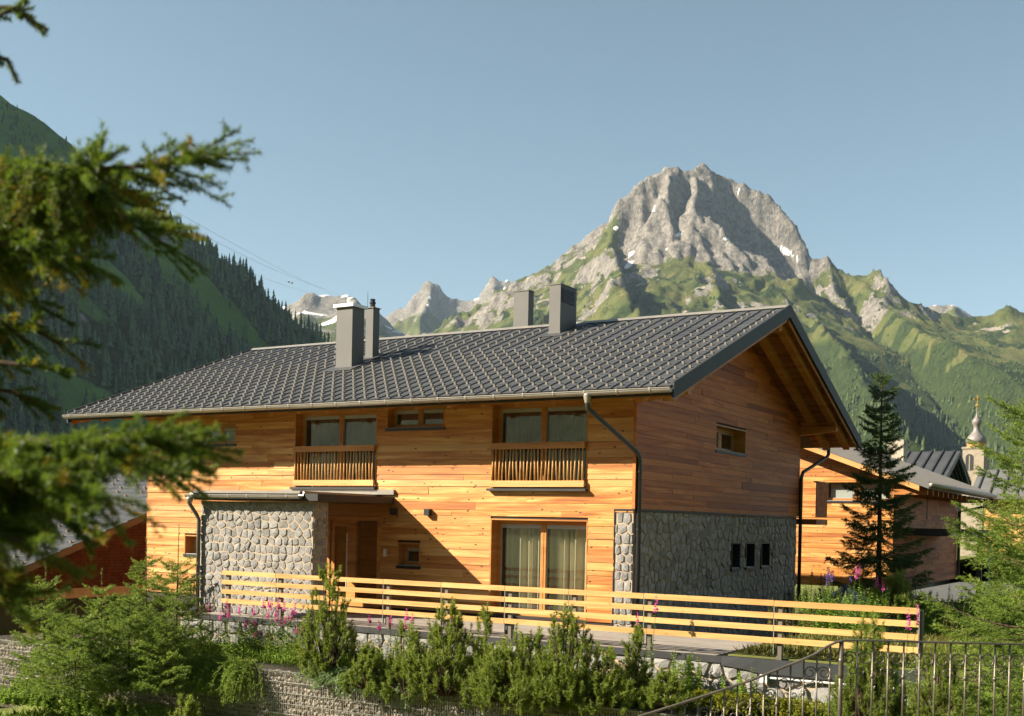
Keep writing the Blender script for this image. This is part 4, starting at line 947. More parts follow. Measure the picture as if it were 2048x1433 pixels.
# ------------------------------------------------------------------ neighbouring buildings
# larch house to the right
YN = 17.0; nb = empty('larch_house', 'smaller larch house with a dark carport canopy behind the chalet', 'house')
xc = onY(1787, 1050, YN)[0]; gz = onY(1787, 1172, YN)[2]-.1
v0 = onY(1640, 885, YN-.9); v1 = onY(1858, 964, YN-.9); ns_ = (v1[2]-v0[2])/(v1[0]-v0[0])
def nzt(x): return v0[2]+ns_*(x-v0[0])
xl = xc-8.0; mpN = frame3('X', YN, 1)
w0 = onY(1647, 960, YN); w1 = onY(1787, 1006, YN); NO = (w0[0], min(w1[0], xc-.12), w1[2], w0[2])
wn = backing('gable_wall', mpN, xl, xc, gz, nzt(xc)-.3, [NO], M['dark_core'], nb, .2, [(xl, nzt(xc)-.3), (xc, nzt(xc)-.3), (xl, nzt(xl)-.3)])
boards(wn, mpN, xl, xc, gz, nzt(xl)-.3, [NO], M['larch'], .18, (1.8, 4.5), lambda v: (xl, xc if v < nzt(xc)-.3 else min(xc, v0[0]+(v+.25-v0[2])/ns_)))
wi = window(nb, 'X', YN, *NO, depth=.16, panes=2, box=False, mull=.22)
t = MB(); t.box(NO[0]+.2, NO[1]-.2, YN+.225, YN+.235, NO[2]+.1, NO[3]-.1); t.build('roller_blind', M['blind'], wi)
ye = YN+11; mpS = frame3('Y', xc, 1)
ws = backing('side_wall', mpS, YN, ye, gz, nzt(xc)-.3, [], M['dark_core'], nb, .2)
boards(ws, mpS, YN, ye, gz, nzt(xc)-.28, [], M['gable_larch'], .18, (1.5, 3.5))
t = MB(); xo = v1[0]
t.hexa([(xl, YN-.9, nzt(xl)-.22), (xo, YN-.9, nzt(xo)-.22), (xo, ye+.8, nzt(xo)-.22), (xl, ye+.8, nzt(xl)-.22), (xl, YN-.9, nzt(xl)), (xo, YN-.9, nzt(xo)), (xo, ye+.8, nzt(xo)), (xl, ye+.8, nzt(xl))]); nr = t.build('roof', M['chimney_metal'], nb)
t = MB(); t.hexa([(xl, YN-.88, nzt(xl)-.40), (xo-.3, YN-.88, nzt(xo-.3)-.40), (xo-.3, YN-.80, nzt(xo-.3)-.40), (xl, YN-.80, nzt(xl)-.40), (xl, YN-.88, nzt(xl)-.225), (xo-.3, YN-.88, nzt(xo-.3)-.225), (xo-.3, YN-.80, nzt(xo-.3)-.225), (xl, YN-.80, nzt(xl)-.225)]); t.build('barge_board', M['rail_wood'], nb)
for k in range(34):
    y = YN-.8+k*.36; t = MB(); t.hexa([(xl, y, nzt(xl)), (xo, y, nzt(xo)), (xo, y+.04, nzt(xo)), (xl, y+.04, nzt(xl)), (xl, y, nzt(xl)+.05), (xo, y, nzt(xo)+.05), (xo, y+.04, nzt(xo)+.05), (xl, y+.04, nzt(xl)+.05)]); t.build('seam', M['chimney_metal'], nr)
gt = MB(); gt.tube([(xo+.07, YN-.9, nzt(xo)-.10), (xo+.07, ye+.8, nzt(xo)-.10)], .08, 10); gt.build('gutter', M['zinc'], nb, smooth=True)
for k in range(14):
    y = YN-.6+k*.85; t = MB(); t.box(xc+.03, xo-.1, y, y+.1, nzt(xo)-.40, nzt(xo)-.224); t.build('rafter', M['beam_wood'], nb)
cz = onX(1880, 1066, xc+1.6); ca = onX(1812, 1062, xc)
t = MB(); t.box(xc+.03, xc+2.2, YN+1.2, YN+7.6, cz[2]-.12, cz[2]+.13); cp = t.build('carport_canopy', M['roof_edge'], nb)
for y, m_ in ((YN+3.6, 'dark_pipe'), (YN+7.2, 'frame_wood')): t = MB(); t.box(xc+2.0, xc+2.16, y, y+.16, gz-.6, cz[2]-.12); t.build('canopy_post', M[m_], cp)
sw = onX(1853, 1015, xc); t = MB(); t.box(xc+.03, xc+.05, sw[1]-.10, sw[1]+.10, sw[2]-.45, sw[2]+.5); t.build('slit_window', M['black'], nb)
pipe([(xo+.05, ye+.2, nzt(xo)-.2), (xo+.05, ye+.2, nzt(xo)-.45), (xc+.12, ye-.1, nzt(xo)-.75), (xc+.12, ye-.1, gz)], .06, M['dark_pipe'], nb)
# dark gabled house behind it
def gable_house(name, label, px0, px1, pye, pyr, d, rot, wd, ln, wallm, roofm, zg=-2.0, over=.9, ribs=18, A=None, rise=None):
    """front eave corner from pixels; rot = direction of the ridge"""
    h = empty(name, label, 'house'); A = at(px0, pye, d) if A is None else A; ze = A[2]; zr = at(px0, pyr, d)[2] if rise is None else ze+rise
    e = np.array([math.cos(rot), math.sin(rot), 0]); n_ = np.array([-e[1], e[0], 0]); A = np.array([A[0], A[1], 0])
    def q(u, v, z): return A+e*u+n_*v+np.array([0, 0, z])
    t = MB(); t.hexa([q(over, over, zg), q(ln-over, over, zg), q(ln-over, wd-over, zg), q(over, wd-over, zg), q(over, over, ze-.1), q(ln-over, over, ze-.1), q(ln-over, wd-over, ze-.1), q(over, wd-over, ze-.1)])
    for u in (over, ln-over): t.poly([q(u, over, ze-.1), q(u, wd-over, ze-.1), q(u, wd/2, zr-.35)])
    t.build('wall', wallm, h)
    t = MB()
    for a, b_, za, zb in ((0, wd/2, ze-.2, zr-.2), (wd/2, wd, zr-.2, ze-.2)):
        t.hexa([q(0, a, za), q(ln, a, za), q(ln, b_, zb), q(0, b_, zb), q(0, a, za+.2), q(ln, a, za+.2), q(ln, b_, zb+.2), q(0, b_, zb+.2)])
    rf = t.build('roof', roofm, h)
    for k in range(ribs):
        u = ln*(k+.5)/ribs; t = MB(); t.bar(q(u, 0, ze+.04), q(u, wd/2, zr+.04), .09, .08); t.build('roof_rib', M['roof_edge'], rf)
    for k in range(5):
        for u in (0.05, ln-.2):
            v = wd*(k+.5)/5; t = MB(); t.hexa([q(u, v-.1, 0), q(u+.15, v-.1, 0), q(u+.15, v+.1, 0), q(u, v+.1, 0)]*1+[]) if False else None
    return h, q, ze, zr
PB = at(1893, 953, 60); h2, q2, ze2, zr2 = gable_house('brown_gabled_house', 'house with dark ribbed gable roof and white wall beside the church', 0, 0, 0, 0, 60, 0.0, 7.4, 9.5, M['plaster'], M['roof_metal'], ribs=16, A=PB-np.array([9.5, 0, 0]), rise=1.55)
for k in range(5):
    for a0, a1, za, zb in ((.15, 3.6, ze2, zr2), (7.25, 3.8, ze2, zr2)): t = MB(); u = 9.5-.9*k/4.5-.08; t.bar(q2(u, a0, za-.3), q2(u, a1, zb-.3), .09, .16); t.build('rafter', M['black'], h2)
p = at(1790, 905, 58); t = MB(); t.box(p[0]-.3, p[0]+.5, p[1]-.4, p[1]+.4, p[2]-3, p[2]+.6); ch = t.build('chimney', M['beige'], h2)
h3, q3, ze3, zr3 = gable_house('grey_roofed_house', 'pale timber house with plain grey roof behind the drooping spruce', 1938, 0, 992, 930, 78, math.radians(4), 14.0, 20.0, M['rail_wood'], M['chimney_metal'], ribs=24)
for k in range(3):
    t = MB(); c = q3(4.2+k*4.4, .88, -.2); t.box(c[0]-.7, c[0]+.7, c[1]-.05, c[1]+.03, .2, 1.7); wv_ = t.build('window', M['plaster'], h3)
    t = MB(); t.box(c[0]-.55, c[0]+.55, c[1]-.09, c[1]-.06, .3, 1.6); t.build('pane', M['glass'], wv_)
# far chimney strip and church
TD = 330.0; tw = empty('church_tower', 'pale stone church tower with onion dome and golden cross', 'tower')
c0 = at(1950, 1000, TD); k_ = TD/FPX; zt = at(1950, 899, TD)[2]; hw = 20.5*k_
ta = math.radians(-6)
def tq(u, v, z): return (c0[0]+math.cos(ta)*u-math.sin(ta)*v, c0[1]+math.sin(ta)*u+math.cos(ta)*v, z)
t = MB(); t.hexa([tq(-hw, -hw, -5), tq(hw, -hw, -5), tq(hw, hw, -5), tq(-hw, hw, -5), tq(-hw, -hw, zt), tq(hw, -hw, zt), tq(hw, hw, zt), tq(-hw, hw, zt)]); t.build('shaft', M['tower_stone'], tw)
t = MB(); e_ = hw*1.08; t.hexa([tq(-e_, -e_, zt), tq(e_, -e_, zt), tq(e_, e_, zt), tq(-e_, e_, zt), tq(-e_, -e_, zt+.5), tq(e_, -e_, zt+.5), tq(e_, e_, zt+.5), tq(-e_, e_, zt+.5)]); t.build('cornice', M['tower_stone'], tw)
r0 = 18*k_; t = MB(); t.lathe([(r0*.98, 0), (r0*1.02, 8*k_)], (c0[0], c0[1], zt+.5), 8); t.build('drum', M['copper_band'], tw)
t = MB(); t.lathe([(r0*a, b_*k_) for a, b_ in ((1.0, 0), (1.08, 4), (1.05, 9), (.88, 14), (.6, 19), (.42, 24), (.34, 30), (.34, 34), (.42, 37), (.52, 41), (.5, 46), (.32, 50), (.16, 54), (.09, 60), (.05, 68), (.02, 78))], (c0[0], c0[1], zt+.5+8*k_), 16); t.build('onion_dome', M['dome'], tw, smooth=True)
zc = zt+.5+84*k_; t = MB(); t.lathe([(.02, -.6), (.45, -.3), (.55, 0), (.45, .3), (.02, .6)], (c0[0], c0[1], zc), 8)
er = np.array([math.cos(ta-.5), math.sin(ta-.5), 0]); cc = np.array([c0[0], c0[1], zc])
t.bar(cc, cc+UPW*2.7, .28, .28, (0, 1, 0)); t.bar(cc+UPW*1.75-RTH*1.0, cc+UPW*1.75+RTH*1.0, .28, .34)
for u, v in ((-1.0, 1.75), (1.0, 1.75), (0, 2.75)):
    t.lathe([(.01, -.28), (.25, -.1), (.25, .1), (.01, .28)], tuple(cc+RTH*u+UPW*v), 6)
t.build('cross', M['gold'], tw)
for u in (-hw*.32,):
    bw = MB(); bw.hexa([tq(u-1.1, -hw-.05, zt-6.2), tq(u+1.1, -hw-.05, zt-6.2), tq(u+1.1, -hw+.1, zt-6.2), tq(u-1.1, -hw+.1, zt-6.2), tq(u-1.1, -hw-.05, zt-2.6), tq(u+1.1, -hw-.05, zt-2.6), tq(u+1.1, -hw+.1, zt-2.6), tq(u-1.1, -hw+.1, zt-2.6)])
    bw.poly([tq(u+1.1*math.cos(a), -hw-.06, zt-2.6+1.1*math.sin(a)) for a in np.linspace(0, math.pi, 9)]); wb = bw.build('belfry_window', M['black'], tw)
    t = MB(); t.hexa([tq(u-.15, -hw-.12, zt-6.2), tq(u+.15, -hw-.12, zt-6.2), tq(u+.15, -hw-.07, zt-6.2), tq(u-.15, -hw-.07, zt-6.2), tq(u-.15, -hw-.12, zt-2), tq(u+.15, -hw-.12, zt-2), tq(u+.15, -hw-.07, zt-2), tq(u-.15, -hw-.07, zt-2)]); t.build('mullion', M['tower_stone'], wb)
p = onZ(1978, 1132, -1.2) if False else at(1978, 1130, 48); t = MB(); t.lathe([(.03, 0), (.06, .1), (.13, .35), (.10, .75), (.04, .95)], tuple(p-np.array([0, 0, .0])), 8); t.tube([p-UPW*1.4, p+UPW*.05], .02, 6); t.build('closed_parasol', M['blue'], None, 'slim light blue rolled parasol on the pavement before the pale timber house', 'parasol')
a_, b_ = at(1925, 1118, 50), at(2120, 1118, 50); t = MB(); t.hexa([(a_[0]-2, a_[1]-14, -2.4), (b_[0]+30, b_[1]-14, -2.4), (b_[0]+30, b_[1]+30, -2.4), (a_[0]-2, a_[1]+30, -2.4), (a_[0]-2, a_[1]-14, -.55), (b_[0]+30, b_[1]-14, -.55), (b_[0]+30, b_[1]+30, -.55), (a_[0]-2, a_[1]+30, -.55)]); t.build('pavement', M['asphalt'], kind='structure')
# shingled house on the left
M['shingle'] = shingle_mat('shingle', (.12, .048, .027), (5.0, 5.0, 5.0)); LH = empty('shingled_house', 'dark red shingle clad house with green garage doors next to the chalet', 'house')
XG = -20.0
def vz(y): return 1.30+.365*(y-1.69)
YE0, YR0 = -2.2, 8.6; BZ0, BZ1 = -.55, -.24
t = MB(); t.hexa([(-33, YE0+1, BZ1), (XG, YE0+1, BZ1), (XG, YR0, BZ1), (-33, YR0, BZ1), (-33, YE0+1, vz(YE0+1)-.2), (XG, YE0+1, vz(YE0+1)-.2), (XG, YR0, vz(YR0)-.2), (-33, YR0, vz(YR0)-.2)]); t.build('wall', M['shingle'], LH)
t = MB(); t.hexa([(-34, YE0, vz(YE0)-.2), (XG+.9, YE0, vz(YE0)-.2), (XG+.9, YR0, vz(YR0)-.2), (-34, YR0, vz(YR0)-.2), (-34, YE0, vz(YE0)), (XG+.9, YE0, vz(YE0)), (XG+.9, YR0, vz(YR0)), (-34, YR0, vz(YR0))]); lr = t.build('roof', M['post_grey'], LH)
for i in range(26):
    y0 = YE0+i*(YR0-YE0)/26; y1 = y0+(YR0-YE0)/26
    for j in range(11):
        x1 = XG+.9-j*.62-(i % 2)*.3; x0 = x1-.6
        if i % 2 and j == 0: x1 += .29
        t = MB(); t.hexa([(x0, y0, vz(y0)+.004), (x1, y0, vz(y0)+.004), (x1, y1+.03, vz(y1)+.004), (x0, y1+.03, vz(y1)+.004), (x0, y0, vz(y0)+.045), (x1, y0, vz(y0)+.045), (x1, y1+.03, vz(y1)+.02), (x0, y1+.03, vz(y1)+.02)]); t.build('roof_sheet', M['roof_metal'], lr)
        if j % 2 == i % 2: o = link('snow_guard', gmesh, lr); o.location = ((x0+x1)/2, (y0+y1)/2, vz((y0+y1)/2)+.035); o.rotation_euler = (math.atan(.365), 0, 0); o.scale = (1.3, 1.3, 1.3)
t = MB(); t.box(-33, XG+.06, YE0+.8, YR0+.1, BZ0, BZ1); t.build('concrete_beam', M['beige'], LH)
for k in range(4): t = MB(); t.box(XG-.5, XG-.42, YE0+1.1+k*2.5, YE0+1.1+k*2.5+2.46, -3.0, BZ0); t.build('garage_door', M['green_door'], LH)
t = MB(); t.box(-32.8, XG-.55, YE0+1.0, YR0, -3.0, BZ0); t.build('lower_wall', M['plaster'], LH)
# cableway
cab = empty('cableway', 'thin ropes of a cableway with a pair of small carriers above the hillside', 'cableway')
for (a, b_, r_) in (((300, 415, 1000), (650, 578, 2600), .16), ((330, 470, 1000), (640, 590, 2600), .13), ((345, 420, 1000), (700, 600, 2800), .12)):
    t = MB(); p, q_ = at(*a), at(*b_); t.tube([p+(q_-p)*k/10-UPW*18*math.sin(math.pi*k/10)*.4 for k in range(11)], r_, 5); t.build('rope', M['dark_pipe'], cab)
for px in (577.5, 584): p = at(px, 564 if px < 580 else 566, 2000); t = MB(); t.lathe([(.3, -1.6), (1.6, -1.2), (1.7, .8), (.5, 1.3), (.2, 2.4)], tuple(p), 8); t.build('carrier', M['dark_pipe'], cab)

# ------------------------------------------------------------------ plants
npr = np.random.RandomState(5)
def unit(v): return v/(np.linalg.norm(v, axis=-1, keepdims=True)+1e-9)
class Foliage:
    def __init__(s): s.V = []; s.T = []
    def needles(s, S, E, m, ln, wd, fwd=.6, tint=None, up=0.0):
        S = np.asarray(S, float); E = np.asarray(E, float); n = len(S)
        if n == 0: return
        t = npr.rand(n, m, 1)**.9; A = unit(E-S)[:, None, :]; B = S[:, None, :]+(E-S)[:, None, :]*t
        r = npr.randn(n, m, 3); r = r-A*(r*A).sum(-1, keepdims=True); r = unit(r); r[..., 2] += up
        d = unit(A*fwd+r*(1-fwd*.6)); sd = unit(np.cross(d, npr.randn(n, m, 3)))
        L = ln*(.7+.6*npr.rand(n, m, 1)); w2 = wd*.5
        V = np.stack([B-sd*w2, B+sd*w2, B+d*L], 2).reshape(-1, 3)
        tt = (npr.rand(n, 1)*.6+.2 if tint is None else np.asarray(tint).reshape(n, 1))+.25*(npr.rand(n, m)-.5)
        s.V.append(V); s.T.append(np.repeat(np.clip(tt, 0, 1).reshape(-1), 3))
    def leaves(s, B, Dr, L, W, tint=None):         # diamond leaves, two triangles each
        B = np.asarray(B, float); Dr = unit(np.asarray(Dr, float)); n = len(B)
        if n == 0: return
        L = np.broadcast_to(np.asarray(L, float).reshape(-1, 1), (n, 1)); W = np.broadcast_to(np.asarray(W, float).reshape(-1, 1), (n, 1))
        sd = unit(np.cross(Dr, npr.randn(n, 3)*.5+np.array([0, 0, 1.0]))); nn = np.cross(sd, Dr); mid = B+Dr*L*.45+nn*L*.08; tip = B+Dr*L-nn*L*.06
        V = np.stack([B, mid+sd*W*.5, tip, B, tip, mid-sd*W*.5], 1).reshape(-1, 3)
        tt = npr.rand(n) if tint is None else np.clip(np.asarray(tint)+.3*(npr.rand(n)-.5), 0, 1)
        s.V.append(V); s.T.append(np.repeat(tt, 6))
    def build(s, name, m, parent=None, **k):
        V = np.concatenate(s.V); T = np.concatenate(s.T)
        return link(name, np_mesh(name, V, np.arange(len(V)).reshape(-1, 3), m, dict(tint=T)), parent, **k)
    def n(s): return sum(len(v) for v in s.V)//3
def rot_about(v, ax, a):
    ax = ax/np.linalg.norm(ax); return v*math.cos(a)+np.cross(ax, v)*math.sin(a)+ax*(ax@v)*(1-math.cos(a))
def spruce(name, label, base, H, R, nw, fol='spruce', group=None, seed=0, per=5, sp=.075, nl=.030, nwid=.006, m=26, droop=.35, lo=.05, leader=.10, dense=1.0, cat='tree', pend=.3, shape=.8, cull=None):
    r = random.Random(seed); base = np.asarray(base, float); tr = empty(name, label, cat, group); tr.location = base; F = Foliage(); wd = MB()
    lean = np.array([r.uniform(-.02, .02), r.uniform(-.02, .02), 1.0])
    tp = [lean*H*k/8 for k in range(9)]; tk = MB(); tk.tube(tp, [max(.005, .0125*H*(1-k/8.3)) for k in range(9)], 7); tk.build('trunk', M['bark'], tr, smooth=True)
    S, E, T = [], [], []
    for w_ in range(nw):
        f = lo+(1-lo-leader)*(w_/(nw-1))**.92
        for k in range(per):
            az = 2*math.pi*(k+r.uniform(-.3, .3))/per+w_*1.9; h = f*H+r.uniform(-.03, .03)*H
            L = R*((1-f)**shape+.06)*r.uniform(.72, 1.15); o = np.array([math.cos(az), math.sin(az), 0]); up_ = .55*f-droop*(1-f)+r.uniform(-.08, .08)
            n = 7; P = []
            for i in range(n):
                t = i/(n-1); P.append(lean*h+o*L*t+UPW*(up_*L*t-.22*L*t*(1-f)*(1-t)*2+.10*L*t*t))
            wd.tube(P, [max(.0025, .011*L*(1-i/n)) for i in range(n)], 4, False)
            side = np.cross(o, UPW); steps = max(3, int(L/sp*dense)); tint = r.uniform(.15, .75)
            for i in range(steps):
                t = .03+.95*(i+r.random()*.7)/steps; j = min(n-2, int(t*(n-1))); q = P[j]+(P[j+1]-P[j])*(t*(n-1)-j); ax = unit(P[j+1]-P[j])
                for sgn in (-1, 1):
                    l2 = L*(.16+.42*(1-t))*r.uniform(.6, 1.15); dv = unit(ax*.75+side*sgn*.8+UPW*(-pend*(1-f)+r.uniform(-.15, .12)))
                    e = q+dv*l2; S.append(q); E.append(e); T.append(tint+.3*(t-.4)+r.uniform(-.1, .1))
                    if l2 > .16:
                        for u in (.4, .7):
                            g = q+(e-q)*u; dv2 = unit(dv+side*r.uniform(-.9, .9)+ax*.3+UPW*r.uniform(-.5, .1)); S.append(g); E.append(g+dv2*l2*.42); T.append(tint+.2*t)
            S.append(P[1]); E.append(P[-1]); T.append(tint); S.append(P[4]); E.append(P[-1]+ax*.05); T.append(tint+.2)
    for k in range(3): S.append(lean*H*(1-leader*1.0)); E.append(lean*H*1.01); T.append(.7)
    for k in range(5):
        a = k*1.256; hh = H*(1-leader*.95); S.append(lean*hh); E.append(lean*hh+np.array([math.cos(a), math.sin(a), .7])*R*.13); T.append(.7)
    if cull: k_ = pix_of(np.array(S)+base)[0] < cull; S, E, T = np.array(S)[k_], np.array(E)[k_], np.array(T)[k_]
    F.needles(S, E, m, nl, nwid, .62, T); wd.build('branches', M['bark'], tr, smooth=True); F.build('crown', M[fol], tr); return tr, F.n()
TRI = {}
# young spruces on the bank left of the porch
small = [('spruce_sapling', 'tall young spruce with bare leader in front of the porch downpipe', 349, 1050, 1372, 23.6, .88), ('spruce_sapling', 'young spruce with bushy pointed top before the chalet corner facing the shingled house', 291, 1078, 1376, 24.3, .95),
         ('spruce_sapling', 'slender young spruce standing before the green garage door', 202, 1140, 1385, 24.6, .85), ('spruce_sapling', 'low young spruce with forked top between two taller saplings', 257, 1166, 1376, 22.6, .9),
         ('spruce_sapling', 'blue tinged young spruce half hidden behind the large hanging boughs', 87, 1127, 1382, 23.4, .95), ('spruce_sapling', 'broad low spruce spilling over the gabion wall beside weeds', 150, 1215, 1388, 22.3, 1.05), ('spruce_sapling', 'dense low spruce at the foot of the bank before the gabion cage', 330, 1225, 1380, 22.4, .85)]
for i, (nm, lb, px, ty, by, d, R) in enumerate(small):
    top_ = at(px, ty, d); bs = at(px, by, d); H = top_[2]-bs[2]; TRI[lb] = spruce(nm, lb, (bs[0], bs[1], bs[2]), H, R, 9, seed=40+i, per=6, sp=.085, nl=.052, nwid=.0135, m=13, droop=.10, leader=.20 if i != 0 else .28, dense=1.35, lo=.10, group='young spruces on the bank', pend=.2, shape=.75)[1]
# dark spruce in front of the larch house
bs = at(1757, 1168, 30.0); tp_ = at(1757, 702, 30.0); TRI['mid'] = spruce('spruce_tree', 'slim dark spruce with a bare leader in front of the larch house', bs, tp_[2]-bs[2], 1.15, 17, 'spruce_dark', seed=71, per=7, dense=1.2, sp=.09, nl=.065, nwid=.015, m=16, droop=.12, leader=.12, lo=.02, pend=.25, shape=.85)[1]
# spruces at the right edge
def gh(p): return float(ground_h(np.array(p[0]), np.array(p[1])))
for i, (px, ty, d, R, lb) in enumerate(((2078, 770, 13.6, 1.62, 'sunlit spruce with long drooping boughs behind the iron railing'), (2190, 640, 16.5, 1.7, 'taller spruce cut by the right picture edge behind the iron railing'))):
    p = at(px, ty, d); z = min(gh(p), -.4)-.1; lb = lb.replace(' cut by the right picture edge', ' with thick crown')
    TRI[lb] = spruce('spruce_tree', lb, (p[0], p[1], z), p[2]-z, R, 19, seed=90+i, per=6, dense=1.2, sp=.064, nl=.036, nwid=.0105, m=16, droop=.34, leader=.08, lo=.03, pend=.55, shape=.62, cull=2230)[1]
p = at(2010, 1330, 11.6); TRI['lowr'] = spruce('spruce_sapling', 'low spreading spruce directly behind the level part of the iron railing', (p[0], p[1], -.75), p[2]+1.0, .85, 10, seed=97, per=7, sp=.055, nl=.036, nwid=.009, m=18, droop=.2, leader=.08, pend=.5)[1]
# mugo pines: clumps of upright bottle-brush shoots
def mugo(label, px, py_top, py_bot, d, width, ns, seed, group='mountain pines in front of the retaining wall', fol='pine', upr=.75, nl=.062, wdn=.0115, name='mountain_pine', m=74, tall=None, cat='shrub'):
    r = random.Random(seed); top_ = at(px, py_top, d); bs = at(px, py_bot, d); H = top_[2]-bs[2]; o = empty(name, label, cat, group); o.location = bs; F = Foliage(); wd = MB(); S, E, T = [], [], []
    for k in range(ns):
        a = r.uniform(0, 6.283); rr = math.sqrt(r.random()); hh = (1-rr**1.7*.75)*H*r.uniform(.42, 1.0) if k > 6 else H*r.uniform(.82, 1.0)
        if k <= 6: rr *= .35
        x, y = math.cos(a)*rr*width/2, math.sin(a)*rr*width/2*.85; L = r.uniform(.16, .34)*min(1.2, max(.5, H)); dv = unit(np.array([x*.7+r.uniform(-.15, .15), y*.7+r.uniform(-.15, .15), upr*max(.4, H)]))
        e = np.array([x, y, hh]); s0 = e-dv*L; S.append(s0); E.append(e); T.append(r.uniform(.25, .8)*(.45+.55*hh/H))
        if k % 2 == 0: wd.tube([np.array([x*.15, y*.15, 0.0]), np.array([x*.6, y*.6, hh*.45]), s0, e-dv*L*.3], [.016, .012, .008, .005], 4, False)
        for u in range(2):
            dv2 = unit(dv+np.array([r.uniform(-.8, .8), r.uniform(-.8, .8), r.uniform(-.1, .4)])); q = s0+(e-s0)*r.uniform(.0, .4)-dv*.05; S.append(q); E.append(q+dv2*L*.6); T.append(r.uniform(.1, .6)*(.4+.6*hh/H))
    F.needles(S, E, m, nl, wdn, .5, T, .15); wd.build('stems', M['bark'], o, smooth=True); F.build('needles', M[fol], o); TRI[label] = F.n(); return o
mugo('pointed mountain pine with a single spire before the porch door', 655, 1122, 1348, 21.6, 1.35, 130, 1, tall=1)
mugo('dense mountain pine with rounded double top before the terrace wall', 893, 1192, 1390, 19.9, 1.75, 170, 2)
mugo('thin upright mountain pine beside the rounded double one', 812, 1240, 1388, 20.2, 1.05, 80, 3)
mugo('wide mountain pine with many upright shoots below the french window', 1052, 1245, 1408, 18.9, 2.0, 200, 4)
mugo('mountain pine with tall single shoots rising over the fence planks', 1130, 1205, 1412, 18.5, 1.5, 150, 5)
mugo('low dark mountain pine leaning against the dead trunk', 1205, 1285, 1412, 18.2, 1.2, 100, 11)
mugo('slender pine shoot growing between wide pine and stone corner', 968, 1203, 1385, 19.6, .55, 34, 6)
mugo('low pine cushion between the pointed pine and the thin upright pine', 735, 1282, 1378, 20.5, 1.1, 75, 13)
mugo('round pine cushion between the double topped and the wide pine', 985, 1278, 1402, 19.2, 1.3, 100, 14)
mugo('flat pine cushion under the tip of the dead trunk', 1335, 1335, 1412, 17.9, 1.0, 60, 15)
mugo('small pine tuft behind the leaning dead trunk', 1268, 1245, 1385, 18.9, .75, 50, 7)
mugo('tall loose mountain pine behind the newel post of the iron railing', 1735, 1222, 1470, 11.4, .85, 120, 8, None, nl=.05, wdn=.0072, m=80)
mugo('bushy pine behind the level railing beside the fence end', 1880, 1285, 1450, 12.6, 1.0, 120, 12, None, nl=.045, wdn=.007, m=70)
mugo('pale olive pine bush beside the skylight', 1790, 1140, 1235, 24.0, 1.5, 110, 9, None)
mugo('young dark pine on the bank corner beside the creeper', 372, 1385, 1470, 19.8, .9, 60, 10, None)
# prostrate junipers and creeping evergreens hanging over the gabion
def creeper(name, label, pts, fol, n, ln, hang, seed, spread=.55, nl=.032, wdn=.0095, m=20, cat='shrub', group=None):
    r = random.Random(seed); o = empty(name, label, cat, group); F = Foliage(); S, E, T = [], [], []; P = [np.asarray(p, float) for p in pts]; o.location = P[0]; wd = MB()
    for k in range(n):
        j = r.randrange(len(P)-1) if len(P) > 1 else 0; q = P[j]+(P[min(j+1, len(P)-1)]-P[j])*r.random()+np.array([r.uniform(-1, 1)*spread, r.uniform(-.5, .5)*spread, r.uniform(-.06, .08)])-P[0]
        a = r.uniform(-2.6, -.5); dv = np.array([math.cos(a), math.sin(a), r.uniform(-.1, .35)]); L = ln*r.uniform(.5, 1.2); prev = q; tint = r.uniform(.15, .85)
        for i in range(4):
            nx = prev+unit(dv)*L/4; S.append(prev); E.append(nx); T.append(tint+.1*i)
            for u in range(2): dv2 = unit(dv+npr.randn(3)*.55); S.append(nx); E.append(nx+dv2*L*.2); T.append(tint+.12*i)
            prev = nx; dv = dv+np.array([0, 0, -hang])
        if k % 6 == 0: wd.tube([q*.3, q, prev*.7+q*.3], [.012, .008, .004], 4, False)
    F.needles(S, E, m, nl, wdn, .6, T); wd.build('stems', M['bark'], o); F.build('foliage', M[fol], o); TRI[label] = F.n(); return o
gp = lambda x, y=GYF+.25, z=GT+.06: (x, y, z)
def gx(px, py): return onY(px, py, GYF)[0]
creeper('juniper', 'bluish creeping juniper sprawling over the middle of the gabion cage', [gp(gx(690, 1350)), gp(gx(780, 1360)), gp(gx(850, 1365))], 'juniper', 210, .55, .32, 1, .35)
creeper('juniper', 'smaller creeping juniper hanging over the cage beside the pointed pine', [gp(gx(625, 1345)), gp(gx(680, 1350))], 'juniper', 80, .42, .3, 2, .25)
creeper('trailing_evergreen', 'dark green trailing evergreen hanging like a curtain over the gabion', [gp(gx(395, 1335), GYF+.05), gp(gx(470, 1340), GYF+.05), gp(gx(492, 1340), GYF+.05)], 'spruce', 190, .8, .7, 3, .28, .03, .011)
creeper('low_conifer', 'bright green low conifer mat below the dead trunk', [(gx(1140, 1400), -4.7, -.75), (gx(1200, 1400), -4.7, -.75), (gx(1290, 1410), -4.6, -.75)], 'herb', 130, .4, .2, 4, .4)
creeper('golden_conifer', 'yellow green golden conifer mat below the rubble wall', [(onZ(1400, 1420, -.7)[0], -4.6, -.62), (onZ(1500, 1410, -.7)[0], -4.5, -.60), (onZ(1640, 1410, -.7)[0], -4.5, -.6)], 'yellow_cover', 230, .36, .22, 5, .5, .03, .012)
